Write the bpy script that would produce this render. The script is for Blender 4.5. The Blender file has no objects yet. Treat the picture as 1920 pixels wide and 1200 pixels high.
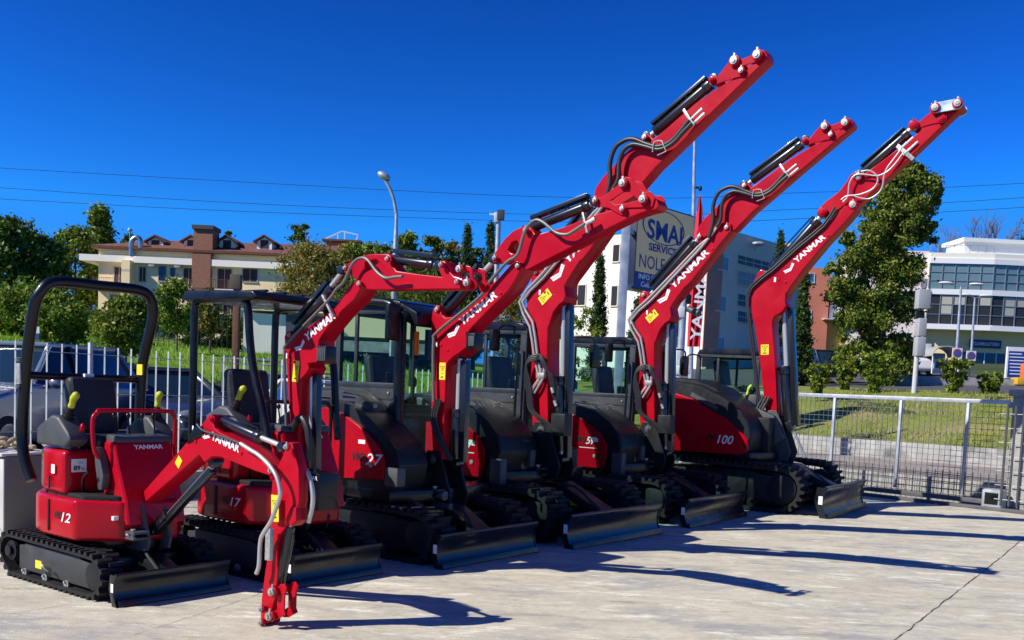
import bpy, bmesh, math, random
from mathutils import Vector, Matrix, noise
import numpy as np
R = math.radians
random.seed(7)
scene = bpy.context.scene
COL = scene.collection

# ------------------------------------------------------------------ camera
CAM_F, CAM_H, CAM_CY, CAM_ROLL = 1836.0, 1.67, 866.0, 2.55
CAM_P = -math.atan(134/1836)
_F = Vector((0, math.cos(CAM_P), math.sin(CAM_P)))
_U0 = Vector((0, -math.sin(CAM_P), math.cos(CAM_P)))
_r = R(CAM_ROLL)
_R = Vector((1, 0, 0))*math.cos(_r) + _U0*math.sin(_r)
_U = _U0*math.cos(_r) - Vector((1, 0, 0))*math.sin(_r)
cd = bpy.data.cameras.new('camera'); cam = bpy.data.objects.new('camera', cd); COL.objects.link(cam)
cd.sensor_fit = 'HORIZONTAL'; cd.sensor_width = 36; cd.lens = CAM_F/1920*36
cd.shift_y = (CAM_CY-600)/1920; cd.clip_start = .1; cd.clip_end = 3000
cam.matrix_world = Matrix(((_R.x, _U.x, -_F.x, 0), (_R.y, _U.y, -_F.y, 0), (_R.z, _U.z, -_F.z, CAM_H), (0, 0, 0, 1)))
scene.camera = cam

def at(u, v, Y):
    "survey helper: the world point seen in direction (u, v) at ground distance Y"
    d = _F + _R*(u-960)/CAM_F - _U*(v-CAM_CY)/CAM_F
    return Vector((0, 0, CAM_H)) + d*(Y/d.y)
def onz(u, v, z=0.0):
    d = _F + _R*(u-960)/CAM_F - _U*(v-CAM_CY)/CAM_F
    return Vector((0, 0, CAM_H)) + d*((z-CAM_H)/d.z)

# ------------------------------------------------------------------ world, sun, exposure
SUN_AZ, SUN_EL = R(21.5), R(38.5)          # light travels towards +x and slightly away
w = bpy.data.worlds.new('World'); scene.world = w; w.use_nodes = True
nt = w.node_tree; nt.nodes.clear()
sky = nt.nodes.new('ShaderNodeTexSky'); sky.sky_type = 'NISHITA'; sky.sun_disc = False
sky.sun_elevation = SUN_EL; sky.sun_rotation = R(248.5); sky.altitude = 300
sky.air_density = 1.0; sky.dust_density = 0.1; sky.ozone_density = 3.0
hs = nt.nodes.new('ShaderNodeHueSaturation'); hs.inputs['Saturation'].default_value = 1.15; hs.inputs['Hue'].default_value = .5
mixc = nt.nodes.new('ShaderNodeMix'); mixc.data_type = 'RGBA'; mixc.blend_type = 'MULTIPLY'; mixc.inputs[0].default_value = 1
mixc.inputs[7].default_value = (.06, .215, .305, 1)
vmin = nt.nodes.new('ShaderNodeVectorMath'); vmin.operation = 'MINIMUM'; vmin.inputs[1].default_value = (2.6, 3.7, 5.7)
gam = nt.nodes.new('ShaderNodeGamma'); gam.inputs[1].default_value = 2.0
bg = nt.nodes.new('ShaderNodeBackground'); bg.inputs[1].default_value = 0.08
ow = nt.nodes.new('ShaderNodeOutputWorld')
nt.links.new(sky.outputs[0], hs.inputs['Color']); nt.links.new(hs.outputs[0], vmin.inputs[0]); nt.links.new(vmin.outputs[0], gam.inputs[0]); nt.links.new(gam.outputs[0], mixc.inputs[6])
nt.links.new(mixc.outputs[2], bg.inputs[0]); nt.links.new(bg.outputs[0], ow.inputs[0])
sl = bpy.data.lights.new('sun', 'SUN'); sl.energy = 5.0; sl.angle = R(.5); sl.color = (1, .94, .84)
so = bpy.data.objects.new('sun', sl); COL.objects.link(so)
_sd = Vector((math.cos(SUN_AZ)*math.cos(SUN_EL), math.sin(SUN_AZ)*math.cos(SUN_EL), -math.sin(SUN_EL)))
so.rotation_euler = _sd.to_track_quat('-Z', 'Y').to_euler(); so.location = (-20, -5, 30)
vs = scene.view_settings; vs.view_transform = 'Standard'; vs.look = 'None'; vs.exposure = .35; vs.gamma = 1

# ------------------------------------------------------------------ materials
MATS = {}
def mat(name, col, rough=.5, metal=0, coat=0, bump=0, bscale=40, var=0, vscale=3, spec=.5, emit=None, alpha=None):
    if name in MATS: return MATS[name]
    m = bpy.data.materials.new(name); m.use_nodes = True; n = m.node_tree; b = n.nodes['Principled BSDF']
    b.inputs['Base Color'].default_value = (*col, 1); b.inputs['Roughness'].default_value = rough
    b.inputs['Metallic'].default_value = metal; b.inputs['Specular IOR Level'].default_value = spec
    if coat: b.inputs['Coat Weight'].default_value = coat; b.inputs['Coat Roughness'].default_value = .06
    tc = n.nodes.new('ShaderNodeTexCoord')
    if var:
        nz = n.nodes.new('ShaderNodeTexNoise'); nz.inputs['Scale'].default_value = vscale; nz.inputs['Detail'].default_value = 6
        n.links.new(tc.outputs['Object'], nz.inputs['Vector'])
        mr = n.nodes.new('ShaderNodeMapRange'); mr.inputs[1].default_value = .3; mr.inputs[2].default_value = .7
        mr.inputs[3].default_value = 1-var; mr.inputs[4].default_value = 1+var
        n.links.new(nz.outputs[0], mr.inputs[0])
        mx = n.nodes.new('ShaderNodeMix'); mx.data_type = 'RGBA'; mx.blend_type = 'MULTIPLY'; mx.inputs[0].default_value = 1
        mx.inputs[6].default_value = (*col, 1); n.links.new(mr.outputs[0], mx.inputs[7]); n.links.new(mx.outputs[2], b.inputs['Base Color'])
        mr2 = n.nodes.new('ShaderNodeMapRange'); mr2.inputs[1].default_value = .3; mr2.inputs[2].default_value = .7
        mr2.inputs[3].default_value = max(rough-.1, .02); mr2.inputs[4].default_value = min(rough+.12, 1)
        n.links.new(nz.outputs[0], mr2.inputs[0]); n.links.new(mr2.outputs[0], b.inputs['Roughness'])
    if bump:
        nb = n.nodes.new('ShaderNodeTexNoise'); nb.inputs['Scale'].default_value = bscale; nb.inputs['Detail'].default_value = 5
        n.links.new(tc.outputs['Object'], nb.inputs['Vector'])
        bp = n.nodes.new('ShaderNodeBump'); bp.inputs['Strength'].default_value = bump; bp.inputs['Distance'].default_value = .02
        n.links.new(nb.outputs[0], bp.inputs['Height']); n.links.new(bp.outputs[0], b.inputs['Normal'])
    if emit: b.inputs['Emission Color'].default_value = (*emit, 1); b.inputs['Emission Strength'].default_value = 1
    MATS[name] = m; return m
def glass(name, tint, ior=1.5, opacity=0.0, col=(0, 0, 0)):
    if name in MATS: return MATS[name]
    m = bpy.data.materials.new(name); m.use_nodes = True; n = m.node_tree; n.nodes.clear()
    o = n.nodes.new('ShaderNodeOutputMaterial'); t = n.nodes.new('ShaderNodeBsdfTransparent'); t.inputs[0].default_value = (*tint, 1)
    g = n.nodes.new('ShaderNodeBsdfGlossy'); g.inputs['Roughness'].default_value = .01
    f = n.nodes.new('ShaderNodeFresnel'); f.inputs[0].default_value = ior
    mx = n.nodes.new('ShaderNodeMixShader'); n.links.new(f.outputs[0], mx.inputs[0]); n.links.new(t.outputs[0], mx.inputs[1]); n.links.new(g.outputs[0], mx.inputs[2])
    n.links.new(mx.outputs[0], o.inputs[0]); MATS[name] = m; return m
RED = mat('red_paint', (.41, .002, .013), .34, coat=.05, spec=.18, var=.09, vscale=2.5)
REDD = mat('red_plastic', (.40, .002, .012), .26, coat=.18, spec=.18, var=.05, vscale=2)
BLK = mat('black_paint', (.005, .006, .008), .32, coat=.2, spec=.28, var=.15, vscale=6)
BLKR = mat('black_rubber', (.014, .014, .015), .75, spec=.3, var=.3, vscale=8, bump=.3, bscale=60)
GRYD = mat('charcoal_plastic', (.011, .013, .016), .38, spec=.28, var=.15, vscale=6, bump=.15, bscale=300)
GRYM = mat('grey_plastic', (.055, .06, .066), .5, var=.12, vscale=6)
BLADE = mat('blade_paint', (.005, .007, .010), .26, coat=.12, var=.2, vscale=3)
TANK = mat('cylinder_paint', (.008, .010, .013), .28, coat=.5)
CHR = mat('chrome', (.62, .62, .60), .28, metal=.55)
ZINC = mat('zinc_pin', (.42, .41, .38), .4, metal=.5, var=.2, vscale=30)
STEEL = mat('steel_pipe', (.48, .45, .42), .35, metal=.5)
GALV = mat('galvanised_steel', (.42, .46, .50), .45, metal=.5, var=.15, vscale=4)
FENCEM = mat('fence_galvanised', (.44, .47, .48), .5, metal=.2, var=.12, vscale=3)
HOSEB = mat('hose_black', (.018, .018, .02), .45)
HOSEW = mat('hose_grey', (.16, .15, .135), .42, metal=.3)
HOSEG = mat('hose_silver', (.50, .50, .47), .38, metal=.5)
TFR = mat('track_frame_grey', (.032, .036, .040), .5, var=.2, vscale=6)
CABG = mat('cab_grey', (.024, .029, .036), .4, spec=.4, var=.12, vscale=5)
HOODM = mat('hood_vinyl', (.045, .048, .048), .33, spec=.5, var=.2, vscale=5)
YEL = mat('yellow_sticker', (.85, .66, .02), .45)
YELG = mat('yellow_grip', (.48, .52, .02), .55, var=.2, vscale=20, bump=.3, bscale=80)
WHT = mat('white_decal', (.80, .80, .80), .4)
BLKD = mat('black_decal', (.01, .01, .01), .5)
GLS = glass('cab_glass', (.72, .90, .84), 1.25)
MIRR = mat('mirror_face', (.5, .55, .6), .05, metal=1)
SEAT = mat('seat_vinyl', (.014, .015, .018), .5, var=.2, vscale=9, bump=.2, bscale=90)
ORNG = mat('orange_lens', (.7, .16, .01), .2, coat=.5)
WHP = mat('white_paint', (.72, .73, .72), .5, var=.08, vscale=3)

# ------------------------------------------------------------------ mesh helpers
class MB:
    def __init__(s): s.v = []; s.f = []
    def add(s, vs, fs):
        o = len(s.v); s.v += [tuple(p) for p in vs]; s.f += [tuple(i+o for i in f) for f in fs]; return s
    def box(s, x0, x1, y0, y1, z0, z1, M=None):
        p = [Vector((x, y, z)) for x in (x0, x1) for y in (y0, y1) for z in (z0, z1)]
        if M: p = [M @ q for q in p]
        return s.add(p, [(0, 1, 3, 2), (4, 6, 7, 5), (0, 4, 5, 1), (2, 3, 7, 6), (0, 2, 6, 4), (1, 5, 7, 3)])
    def bar(s, a, b, w, h, up=(0, 0, 1)):
        "rectangular bar from a to b, w across, h along 'up'"
        a = Vector(a); b = Vector(b); d = (b-a).normalized(); up = Vector(up)
        if abs(d.dot(up)) > .99: up = Vector((0, 1, 0))
        x = d.cross(up).normalized()*w/2; y = x.cross(d).normalized()*h/2
        p = [q+sx*x+sy*y for q in (a, b) for sx in (-1, 1) for sy in (-1, 1)]
        return s.add(p, [(0, 1, 3, 2), (4, 6, 7, 5), (0, 4, 5, 1), (2, 3, 7, 6), (0, 2, 6, 4), (1, 5, 7, 3)])
    def cyl(s, a, b, r, n=12, r2=None):
        a = Vector(a); b = Vector(b); d = (b-a).normalized(); t = Vector((0, 0, 1)) if abs(d.z) < .9 else Vector((1, 0, 0))
        x = d.cross(t).normalized(); y = d.cross(x); r2 = r if r2 is None else r2; p = []
        for q, rr in ((a, r), (b, r2)):
            for i in range(n):
                an = 2*math.pi*i/n; p.append(q+(x*math.cos(an)+y*math.sin(an))*rr)
        fs = [(i, (i+1) % n, n+(i+1) % n, n+i) for i in range(n)] + [tuple(reversed(range(n))), tuple(range(n, 2*n))]
        return s.add(p, fs)
    def tube(s, pts, r, n=8, sub=4, closed=False):
        P = [Vector(p) for p in pts]
        if sub > 1 and len(P) > 2: P = catmull(P, sub)
        rs = r if isinstance(r, (list, tuple)) else [r]*len(P)
        if len(rs) != len(P): rs = [rs[min(int(i*len(rs)/len(P)), len(rs)-1)] for i in range(len(P))]
        prev = None; ps = []
        for i, q in enumerate(P):
            d = (P[min(i+1, len(P)-1)]-P[max(i-1, 0)]).normalized()
            if prev is None: prev = d.cross(Vector((0, 1, 0)) if abs(d.y) < .9 else Vector((0, 0, 1))).normalized()
            x = (prev-d*prev.dot(d)).normalized(); y = d.cross(x); prev = x
            for k in range(n):
                an = 2*math.pi*k/n; ps.append(q+(x*math.cos(an)+y*math.sin(an))*rs[i])
        m = len(P)
        fs = [(i*n+k, i*n+(k+1) % n, (i+1)*n+(k+1) % n, (i+1)*n+k) for i in range(m-1) for k in range(n)]
        fs += [tuple(reversed(range(n))), tuple(range((m-1)*n, m*n))]
        return s.add(ps, fs)
    def prism(s, poly, y0, y1):
        "profile in x-z, extruded along y"
        n = len(poly); p = [(x, y0, z) for x, z in poly]+[(x, y1, z) for x, z in poly]
        return s.add(p, [tuple(range(n)), tuple(reversed(range(n, 2*n)))]+[(i, i+n, (i+1) % n+n, (i+1) % n) for i in range(n)])
    def plan(s, poly, z0, z1):
        n = len(poly); p = [(x, y, z0) for x, y in poly]+[(x, y, z1) for x, y in poly]
        return s.add(p, [tuple(reversed(range(n))), tuple(range(n, 2*n))]+[(i, (i+1) % n, (i+1) % n+n, i+n) for i in range(n)])
    def ell(s, c, r, n=12, m=8, M=None):
        c = Vector(c); p = []; fs = []
        for j in range(m+1):
            th = math.pi*j/m
            for i in range(n):
                ph = 2*math.pi*i/n
                q = Vector((math.sin(th)*math.cos(ph)*r[0], math.sin(th)*math.sin(ph)*r[1], math.cos(th)*r[2]))
                if M: q = M @ q
                p.append(c+q)
        for j in range(m):
            for i in range(n): fs.append((j*n+i, (j+1)*n+i, (j+1)*n+(i+1) % n, j*n+(i+1) % n))
        return s.add(p, fs)
    def quad(s, a, b, c, d): return s.add([a, b, c, d], [(0, 1, 2, 3)])
    def build(s, name, m, parent=None, bevel=0, smooth=35, seg=2):
        me = bpy.data.meshes.new(name); me.from_pydata(s.v, [], s.f); me.update()
        bm = bmesh.new(); bm.from_mesh(me); bmesh.ops.remove_doubles(bm, verts=bm.verts, dist=1e-5)
        bmesh.ops.recalc_face_normals(bm, faces=bm.faces)
        if bevel:
            es = [e for e in bm.edges if len(e.link_faces) == 2 and e.calc_face_angle(0) > R(28)]
            if es: bmesh.ops.bevel(bm, geom=es, offset=bevel, segments=seg, affect='EDGES', profile=.6, clamp_overlap=True)
        bm.to_mesh(me); bm.free()
        if smooth: me.shade_smooth(); me.set_sharp_from_angle(angle=R(smooth))
        me.materials.append(m); return link(name, me, parent)
def link(name, me, parent=None):
    o = bpy.data.objects.new(name, me); COL.objects.link(o)
    if parent: o.parent = parent
    return o
def catmull(P, sub):
    out = []
    for i in range(len(P)-1):
        p0 = P[max(i-1, 0)]; p1 = P[i]; p2 = P[i+1]; p3 = P[min(i+2, len(P)-1)]
        for k in range(sub):
            t = k/sub
            out.append(.5*((2*p1)+(p2-p0)*t+(2*p0-5*p1+4*p2-p3)*t*t+(3*p1-p0-3*p2+p3)*t**3))
    out.append(P[-1]); return out
def plate(name, outline, y0, y1, m, parent, holes=(), bev=.006, smooth_pts=False):
    "flat or boxed part traced in x-z with holes, thick from y0 to y1, edges rounded"
    cu = bpy.data.curves.new(name, 'CURVE'); cu.dimensions = '2D'; cu.fill_mode = 'BOTH'
    for ring in [outline]+list(holes):
        sp = cu.splines.new('POLY'); sp.points.add(len(ring)-1)
        for i, (x, z) in enumerate(ring): sp.points[i].co = (x, z, 0, 1)
        sp.use_cyclic_u = True
    cu.extrude = max((y1-y0)/2-bev, .0005); cu.bevel_depth = bev; cu.bevel_resolution = 1; cu.offset = -bev
    tmp = bpy.data.objects.new('tmp', cu); COL.objects.link(tmp)
    me = bpy.data.meshes.new_from_object(tmp); bpy.data.objects.remove(tmp); bpy.data.curves.remove(cu)
    yc = (y0+y1)/2
    me.transform(Matrix(((1, 0, 0, 0), (0, 0, -1, yc), (0, 1, 0, 0), (0, 0, 0, 1))))
    me.materials.clear(); me.materials.append(m); me.shade_smooth(); me.set_sharp_from_angle(angle=R(30)); me.name = name
    return link(name, me, parent)
def text(name, body, P0, U, V, width, height, m, parent, bold=.0, shear=0.0, ext=.0015, center=False):
    "lettering of real size laid on a surface: P0 baseline start, U reading direction, V up"
    cu = bpy.data.curves.new(name, 'FONT'); cu.body = body; cu.size = 1; cu.offset = bold; cu.shear = shear; cu.extrude = .0; cu.resolution_u = 3
    tmp = bpy.data.objects.new('tmp', cu); COL.objects.link(tmp)
    me = bpy.data.meshes.new_from_object(tmp); bpy.data.objects.remove(tmp); bpy.data.curves.remove(cu)
    co = np.empty(len(me.vertices)*3); me.vertices.foreach_get('co', co); co = co.reshape(-1, 3)
    x0, x1 = co[:, 0].min(), co[:, 0].max(); y0, y1 = co[:, 1].min(), co[:, 1].max()
    U = Vector(U).normalized(); V = Vector(V).normalized(); N = U.cross(V); P0 = Vector(P0)
    if center: P0 = P0-U*width/2-V*height/2
    X = (co[:, 0]-x0)/(x1-x0)*width; Y = (co[:, 1]-y0)/(y1-y0)*height
    out = np.array(P0)[None]+X[:, None]*np.array(U)[None]+Y[:, None]*np.array(V)[None]+ext*np.array(N)[None]
    me.vertices.foreach_set('co', out.ravel()); me.update()
    me.materials.clear(); me.materials.append(m); me.name = name
    return link(name, me, parent)
def thing(name, label, cat, loc=(0, 0, 0), rz=0, group=None):
    o = bpy.data.objects.new(name, None); COL.objects.link(o); o.empty_display_size = .2
    o.location = loc; o.rotation_euler = (0, 0, rz); return tag(o, label, cat, group)
def tag(o, label, cat, group=None, kind=None):
    o['label'] = label; o['category'] = cat
    if group: o['group'] = group
    if kind: o['kind'] = kind
    return o
def struct(o): o['kind'] = 'structure'; return o
def copy_tree(o, parent=None):
    c = o.copy(); COL.objects.link(c); c.parent = parent
    for ch in list(o.children): copy_tree(ch, c)
    return c
GEO = {
 'm12': {
  'boom': [(-0.431, 0.715), (0.190, 1.191), (0.239, 1.249), (0.358, 1.325), (0.448, 1.402), (0.485, 1.403), (0.513, 1.315), (0.563, 1.288), (0.803, 1.233), (0.948, 1.184), (1.109, 1.089), (1.148, 1.063), (1.122, 1.029), (0.970, 1.048), (0.678, 1.098), (0.587, 1.113), (0.490, 1.110), (0.404, 1.061), (0.340, 1.110), (-0.365, 0.673)],
  'arm': [(1.264, 1.264), (1.302, 1.259), (1.343, 1.161), (1.372, 1.093), (1.387, 0.884), (1.358, 0.804), (1.277, 0.713), (1.209, 0.640), (1.184, 0.583), (1.192, 0.397), (1.185, 0.305), (1.167, 0.194), (1.132, 0.097), (1.091, 0.009), (1.047, -0.018), (1.023, 0.011), (1.028, 0.171), (1.059, 0.374), (1.083, 0.490), (1.103, 0.692), (1.100, 0.890), (1.111, 1.024), (1.158, 1.093), (1.219, 1.186), (1.244, 1.245)],
  'armcyl': [(0.432, 1.371), (0.519, 1.360), (0.918, 1.276), (1.176, 1.224)],
  'bktcyl': [(1.280, 0.804), (1.263, 0.694), (1.156, 0.262), (1.146, 0.227)],
  'lift': [(0.431, 1.057), (0.359, 0.989), (-0.129, 0.620), (-0.306, 0.477)],
  'links': [(1.190, 0.271), (1.238, 0.310), (1.281, 0.321), (1.303, 0.296), (1.284, 0.243), (1.283, 0.142), (1.300, 0.113), (1.215, 0.065), (1.166, 0.056), (1.137, 0.088), (1.212, 0.137), (1.209, 0.216)],
  'pins': [(1.202, 0.258), (1.085, 0.119), (1.181, 0.088), (1.083, 0.027), (1.152, 1.068), (1.302, 1.235), (0.503, 1.374)],
  'hose': [(0.871, 1.227), (0.998, 1.185), (1.054, 1.168), (1.167, 1.112), (1.251, 1.038), (1.292, 0.947), (1.279, 0.882), (1.249, 0.819), (1.204, 0.732), (1.120, 0.628), (1.101, 0.557), (1.095, 0.423), (1.070, 0.364)],
  'text': [(0.479, 1.230), (0.794, 1.158)],
  'sticker': [(1.187, 0.906), (1.195, 0.728)],
  'foot': [(-0.409, 0.681)],
  'diamond': [(0.097, 1.040)],
 },
 'm17': {
  'boom': [(-0.551, 0.801), (-0.591, 1.248), (-0.638, 1.546), (-0.671, 1.822), (-0.697, 1.937), (-0.706, 1.992), (-0.695, 2.061), (-0.675, 2.093), (-0.627, 2.098), (-0.598, 2.071), (-0.576, 2.043), (-0.509, 2.093), (-0.375, 2.143), (-0.080, 2.295), (0.095, 2.477), (0.162, 2.505), (0.212, 2.491), (0.226, 2.456), (0.138, 2.347), (-0.002, 2.259), (-0.176, 2.115), (-0.270, 2.017), (-0.267, 1.955), (-0.262, 1.830), (-0.388, 1.818), (-0.366, 1.783), (-0.405, 1.728), (-0.471, 1.680), (-0.489, 1.634), (-0.486, 1.245), (-0.468, 0.809)],
  'arm': [(-0.018, 2.611), (-0.000, 2.636), (0.074, 2.668), (0.177, 2.701), (0.287, 2.713), (0.478, 2.704), (0.514, 2.681), (0.529, 2.619), (0.578, 2.567), (0.818, 2.533), (1.055, 2.505), (1.030, 2.558), (1.012, 2.602), (1.038, 2.625), (1.075, 2.624), (1.098, 2.599), (1.133, 2.542), (1.177, 2.505), (1.251, 2.486), (1.289, 2.462), (1.286, 2.407), (0.361, 2.423), (0.251, 2.430), (0.214, 2.457), (0.124, 2.515), (0.047, 2.565), (-0.010, 2.572)],
  'hole': [(0.229, 2.652), (0.349, 2.668), (0.386, 2.641), (0.292, 2.590), (0.221, 2.567)],
  'armcyl': [(-0.730, 2.040), (-0.662, 2.105), (-0.230, 2.458), (-0.094, 2.604)],
  'bktcyl': [(0.415, 2.678), (0.469, 2.671), (0.905, 2.611), (0.982, 2.600)],
  'lift': [(-0.448, 1.785), (-0.464, 1.684), (-0.445, 1.243), (-0.418, 0.795)],
  'links': [(1.303, 2.579), (1.344, 2.569), (1.371, 2.537), (1.374, 2.483), (1.417, 2.446), (1.409, 2.404), (1.369, 2.390), (1.322, 2.407), (1.310, 2.446), (1.344, 2.484), (1.336, 2.531), (1.294, 2.552)],
  'pins': [(1.082, 2.588), (1.273, 2.549), (1.247, 2.456), (1.351, 2.445), (0.207, 2.471), (0.040, 2.605), (-0.624, 2.059), (0.515, 2.657)],
  'hose': [(-0.589, 1.235), (-0.600, 1.317), (-0.638, 1.730), (-0.645, 1.904), (-0.607, 1.991), (-0.132, 2.328), (-0.022, 2.430), (0.064, 2.484), (0.128, 2.589), (0.187, 2.650), (0.259, 2.672), (0.332, 2.652), (0.426, 2.565), (0.493, 2.521), (0.552, 2.502), (0.632, 2.508), (0.718, 2.509)],
  'text': [(-0.416, 2.003), (-0.063, 2.202)],
  'sticker': [(-0.533, 1.843), (-0.552, 1.660)],
  'foot': [(-0.509, 0.801)],
  'light': [(-0.206, 1.906)],
  'lug': [(-0.477, 1.680), (-0.479, 1.726), (-0.462, 1.803), (-0.424, 1.863), (-0.359, 1.927), (-0.268, 1.973), (-0.262, 1.834), (-0.382, 1.823), (-0.366, 1.783), (-0.405, 1.732)],
 },
 'm27': {
  'boom': [(-0.733, 0.937), (-0.771, 1.269), (-0.794, 1.574), (-0.821, 2.109), (-0.833, 2.327), (-0.811, 2.454), (-0.777, 2.485), (-0.734, 2.479), (-0.694, 2.389), (-0.644, 2.357), (-0.493, 2.377), (-0.310, 2.498), (-0.152, 2.623), (-0.014, 2.715), (0.137, 2.849), (0.198, 2.881), (0.249, 2.865), (0.270, 2.819), (0.190, 2.689), (0.125, 2.606), (-0.096, 2.434), (-0.311, 2.257), (-0.355, 2.205), (-0.341, 2.076), (-0.433, 2.012), (-0.499, 1.980), (-0.573, 1.931), (-0.605, 1.878), (-0.611, 1.730), (-0.610, 1.438), (-0.610, 1.171), (-0.613, 0.947)],
  'arm': [(-0.109, 2.920), (-0.080, 2.974), (0.029, 3.098), (0.126, 3.167), (0.230, 3.200), (0.303, 3.205), (0.349, 3.163), (0.388, 3.117), (0.665, 3.158), (0.947, 3.230), (1.073, 3.263), (1.182, 3.278), (1.342, 3.298), (1.471, 3.338), (1.573, 3.357), (1.636, 3.343), (1.664, 3.296), (1.641, 3.258), (1.529, 3.244), (1.416, 3.216), (1.056, 3.083), (0.752, 2.967), (0.314, 2.798), (0.258, 2.810), (0.166, 2.888), (0.060, 2.872), (-0.036, 2.876), (-0.094, 2.884)],
  'hole': [(0.072, 2.996), (0.119, 3.063), (0.175, 3.075), (0.208, 3.034), (0.163, 2.952), (0.112, 2.960)],
  'armcyl': [(-0.835, 2.347), (-0.725, 2.426), (-0.286, 2.809), (-0.134, 2.926)],
  'bktcyl': [(0.228, 3.179), (0.288, 3.200), (0.906, 3.360), (0.984, 3.383)],
  'lift': [(-0.535, 2.007), (-0.558, 1.921), (-0.540, 1.442), (-0.520, 0.918)],
  'links': [(1.019, 3.368), (1.045, 3.403), (1.111, 3.402), (1.257, 3.490), (1.292, 3.542), (1.333, 3.556), (1.398, 3.532), (1.438, 3.474), (1.520, 3.409), (1.587, 3.408), (1.631, 3.360), (1.610, 3.277), (1.543, 3.278), (1.360, 3.287), (1.353, 3.233), (1.311, 3.227), (1.255, 3.254), (1.172, 3.301), (1.050, 3.324)],
  'lhole': [(1.184, 3.360), (1.320, 3.426), (1.384, 3.421), (1.472, 3.346), (1.358, 3.328), (1.240, 3.323)],
  'pins': [(1.326, 3.493), (1.047, 3.370), (1.329, 3.276), (1.534, 3.341), (0.229, 2.832), (-0.047, 2.918), (-0.748, 2.440), (0.303, 3.156)],
  'hose': [(-0.715, 1.529), (-0.737, 1.805), (-0.746, 2.123), (-0.701, 2.213), (-0.202, 2.534), (-0.097, 2.659), (0.115, 2.856), (0.219, 2.906), (0.265, 2.958), (0.307, 3.098), (0.362, 3.192), (0.444, 3.235), (0.523, 3.210), (0.604, 3.153), (0.689, 3.100), (0.793, 3.084), (0.877, 3.117), (0.976, 3.167)],
  'text': [(-0.426, 2.272), (0.007, 2.553)],
  'sticker': [(-0.656, 1.914), (-0.654, 1.744)],
  'foot': [(-0.712, 0.944)],
  'light': [(-0.298, 2.138)],
  'lug': [(-0.599, 1.894), (-0.603, 1.984), (-0.559, 2.058), (-0.461, 2.153), (-0.362, 2.220), (-0.341, 2.081), (-0.433, 2.017), (-0.500, 1.985), (-0.566, 1.937)],
 },
 'm57': {
  'boom': [(-1.196, 1.177), (-1.236, 1.273), (-1.282, 1.613), (-1.333, 2.043), (-1.392, 2.443), (-1.413, 2.798), (-1.363, 2.955), (-1.348, 3.127), (-1.290, 3.156), (-1.230, 3.132), (-1.184, 3.072), (-0.959, 3.318), (-0.505, 3.751), (-0.340, 3.857), (-0.196, 4.019), (-0.122, 4.050), (-0.044, 4.010), (-0.039, 3.926), (-0.208, 3.723), (-0.540, 3.306), (-0.652, 3.193), (-0.833, 2.985), (-0.869, 2.912), (-0.837, 2.794), (-0.866, 2.728), (-0.929, 2.691), (-0.998, 2.609), (-1.041, 2.498), (-1.079, 2.430), (-1.066, 2.094), (-1.015, 1.398), (-1.006, 1.248), (-1.060, 1.162)],
  'arm': [(-0.545, 3.897), (-0.522, 4.017), (-0.435, 4.126), (-0.324, 4.219), (-0.194, 4.337), (-0.027, 4.450), (0.050, 4.520), (0.093, 4.544), (0.146, 4.533), (0.201, 4.480), (0.328, 4.552), (0.690, 4.791), (0.951, 4.919), (1.123, 4.986), (1.285, 5.060), (1.339, 5.139), (1.386, 5.217), (1.431, 5.225), (1.474, 5.168), (1.471, 5.117), (1.284, 4.975), (0.840, 4.636), (0.464, 4.336), (0.243, 4.166), (0.006, 3.937), (-0.098, 3.915), (-0.233, 3.993), (-0.381, 3.888), (-0.478, 3.829), (-0.533, 3.832)],
  'hole': [(-0.323, 4.077), (-0.281, 4.138), (-0.191, 4.174), (-0.181, 4.131), (-0.251, 4.037), (-0.302, 3.997)],
  'armcyl': [(-1.301, 3.050), (-1.198, 3.175), (-0.599, 3.811), (-0.496, 3.929)],
  'bktcyl': [(0.079, 4.529), (0.165, 4.585), (0.799, 4.990), (0.866, 5.030)],
  'lift': [(-0.947, 2.754), (-0.995, 2.455), (-0.949, 1.840), (-0.873, 0.877)],
  'links': [(0.852, 5.009), (0.884, 5.052), (0.940, 5.026), (1.035, 5.134), (1.099, 5.179), (1.152, 5.199), (1.208, 5.160), (1.331, 5.191), (1.382, 5.217), (1.442, 5.190), (1.460, 5.124), (1.396, 5.105), (1.304, 5.103), (1.206, 5.088), (1.262, 5.043), (1.233, 4.987), (1.146, 4.983), (1.013, 4.965), (0.898, 4.944)],
  'pins': [(1.135, 5.149), (1.385, 5.165), (1.216, 5.041), (0.888, 4.998), (-0.097, 3.966), (-0.483, 3.867), (-1.288, 3.093), (0.116, 4.502)],
  'hose': [(-0.325, 3.838), (-0.278, 4.055), (-0.290, 4.253), (-0.232, 4.418), (-0.107, 4.486), (0.013, 4.483), (0.165, 4.415), (0.315, 4.369), (0.457, 4.399), (0.559, 4.479), (0.678, 4.604)],
  'hose2': [(-0.226, 3.974), (-0.172, 4.069), (-0.168, 4.259), (-0.116, 4.381), (0.001, 4.428), (0.152, 4.389), (0.332, 4.334), (0.494, 4.383), (0.608, 4.482), (0.715, 4.567)],
  'pipe': [(-1.152, 1.828), (-1.246, 2.119), (-1.325, 2.441), (-1.497, 2.743), (-1.201, 3.039), (-0.835, 3.384), (-0.489, 3.725), (-0.325, 3.838)],
  'pipe2': [(-1.110, 1.830), (-1.195, 2.120), (-1.286, 2.502), (-1.454, 2.742), (-1.157, 3.009), (-0.793, 3.368), (-0.427, 3.729), (-0.226, 3.974)],
  'text': [(-0.835, 3.161), (-0.319, 3.643)],
  'sticker': [(-1.206, 2.736), (-1.071, 2.855)],
  'foot': [(-1.088, 1.213)],
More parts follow.
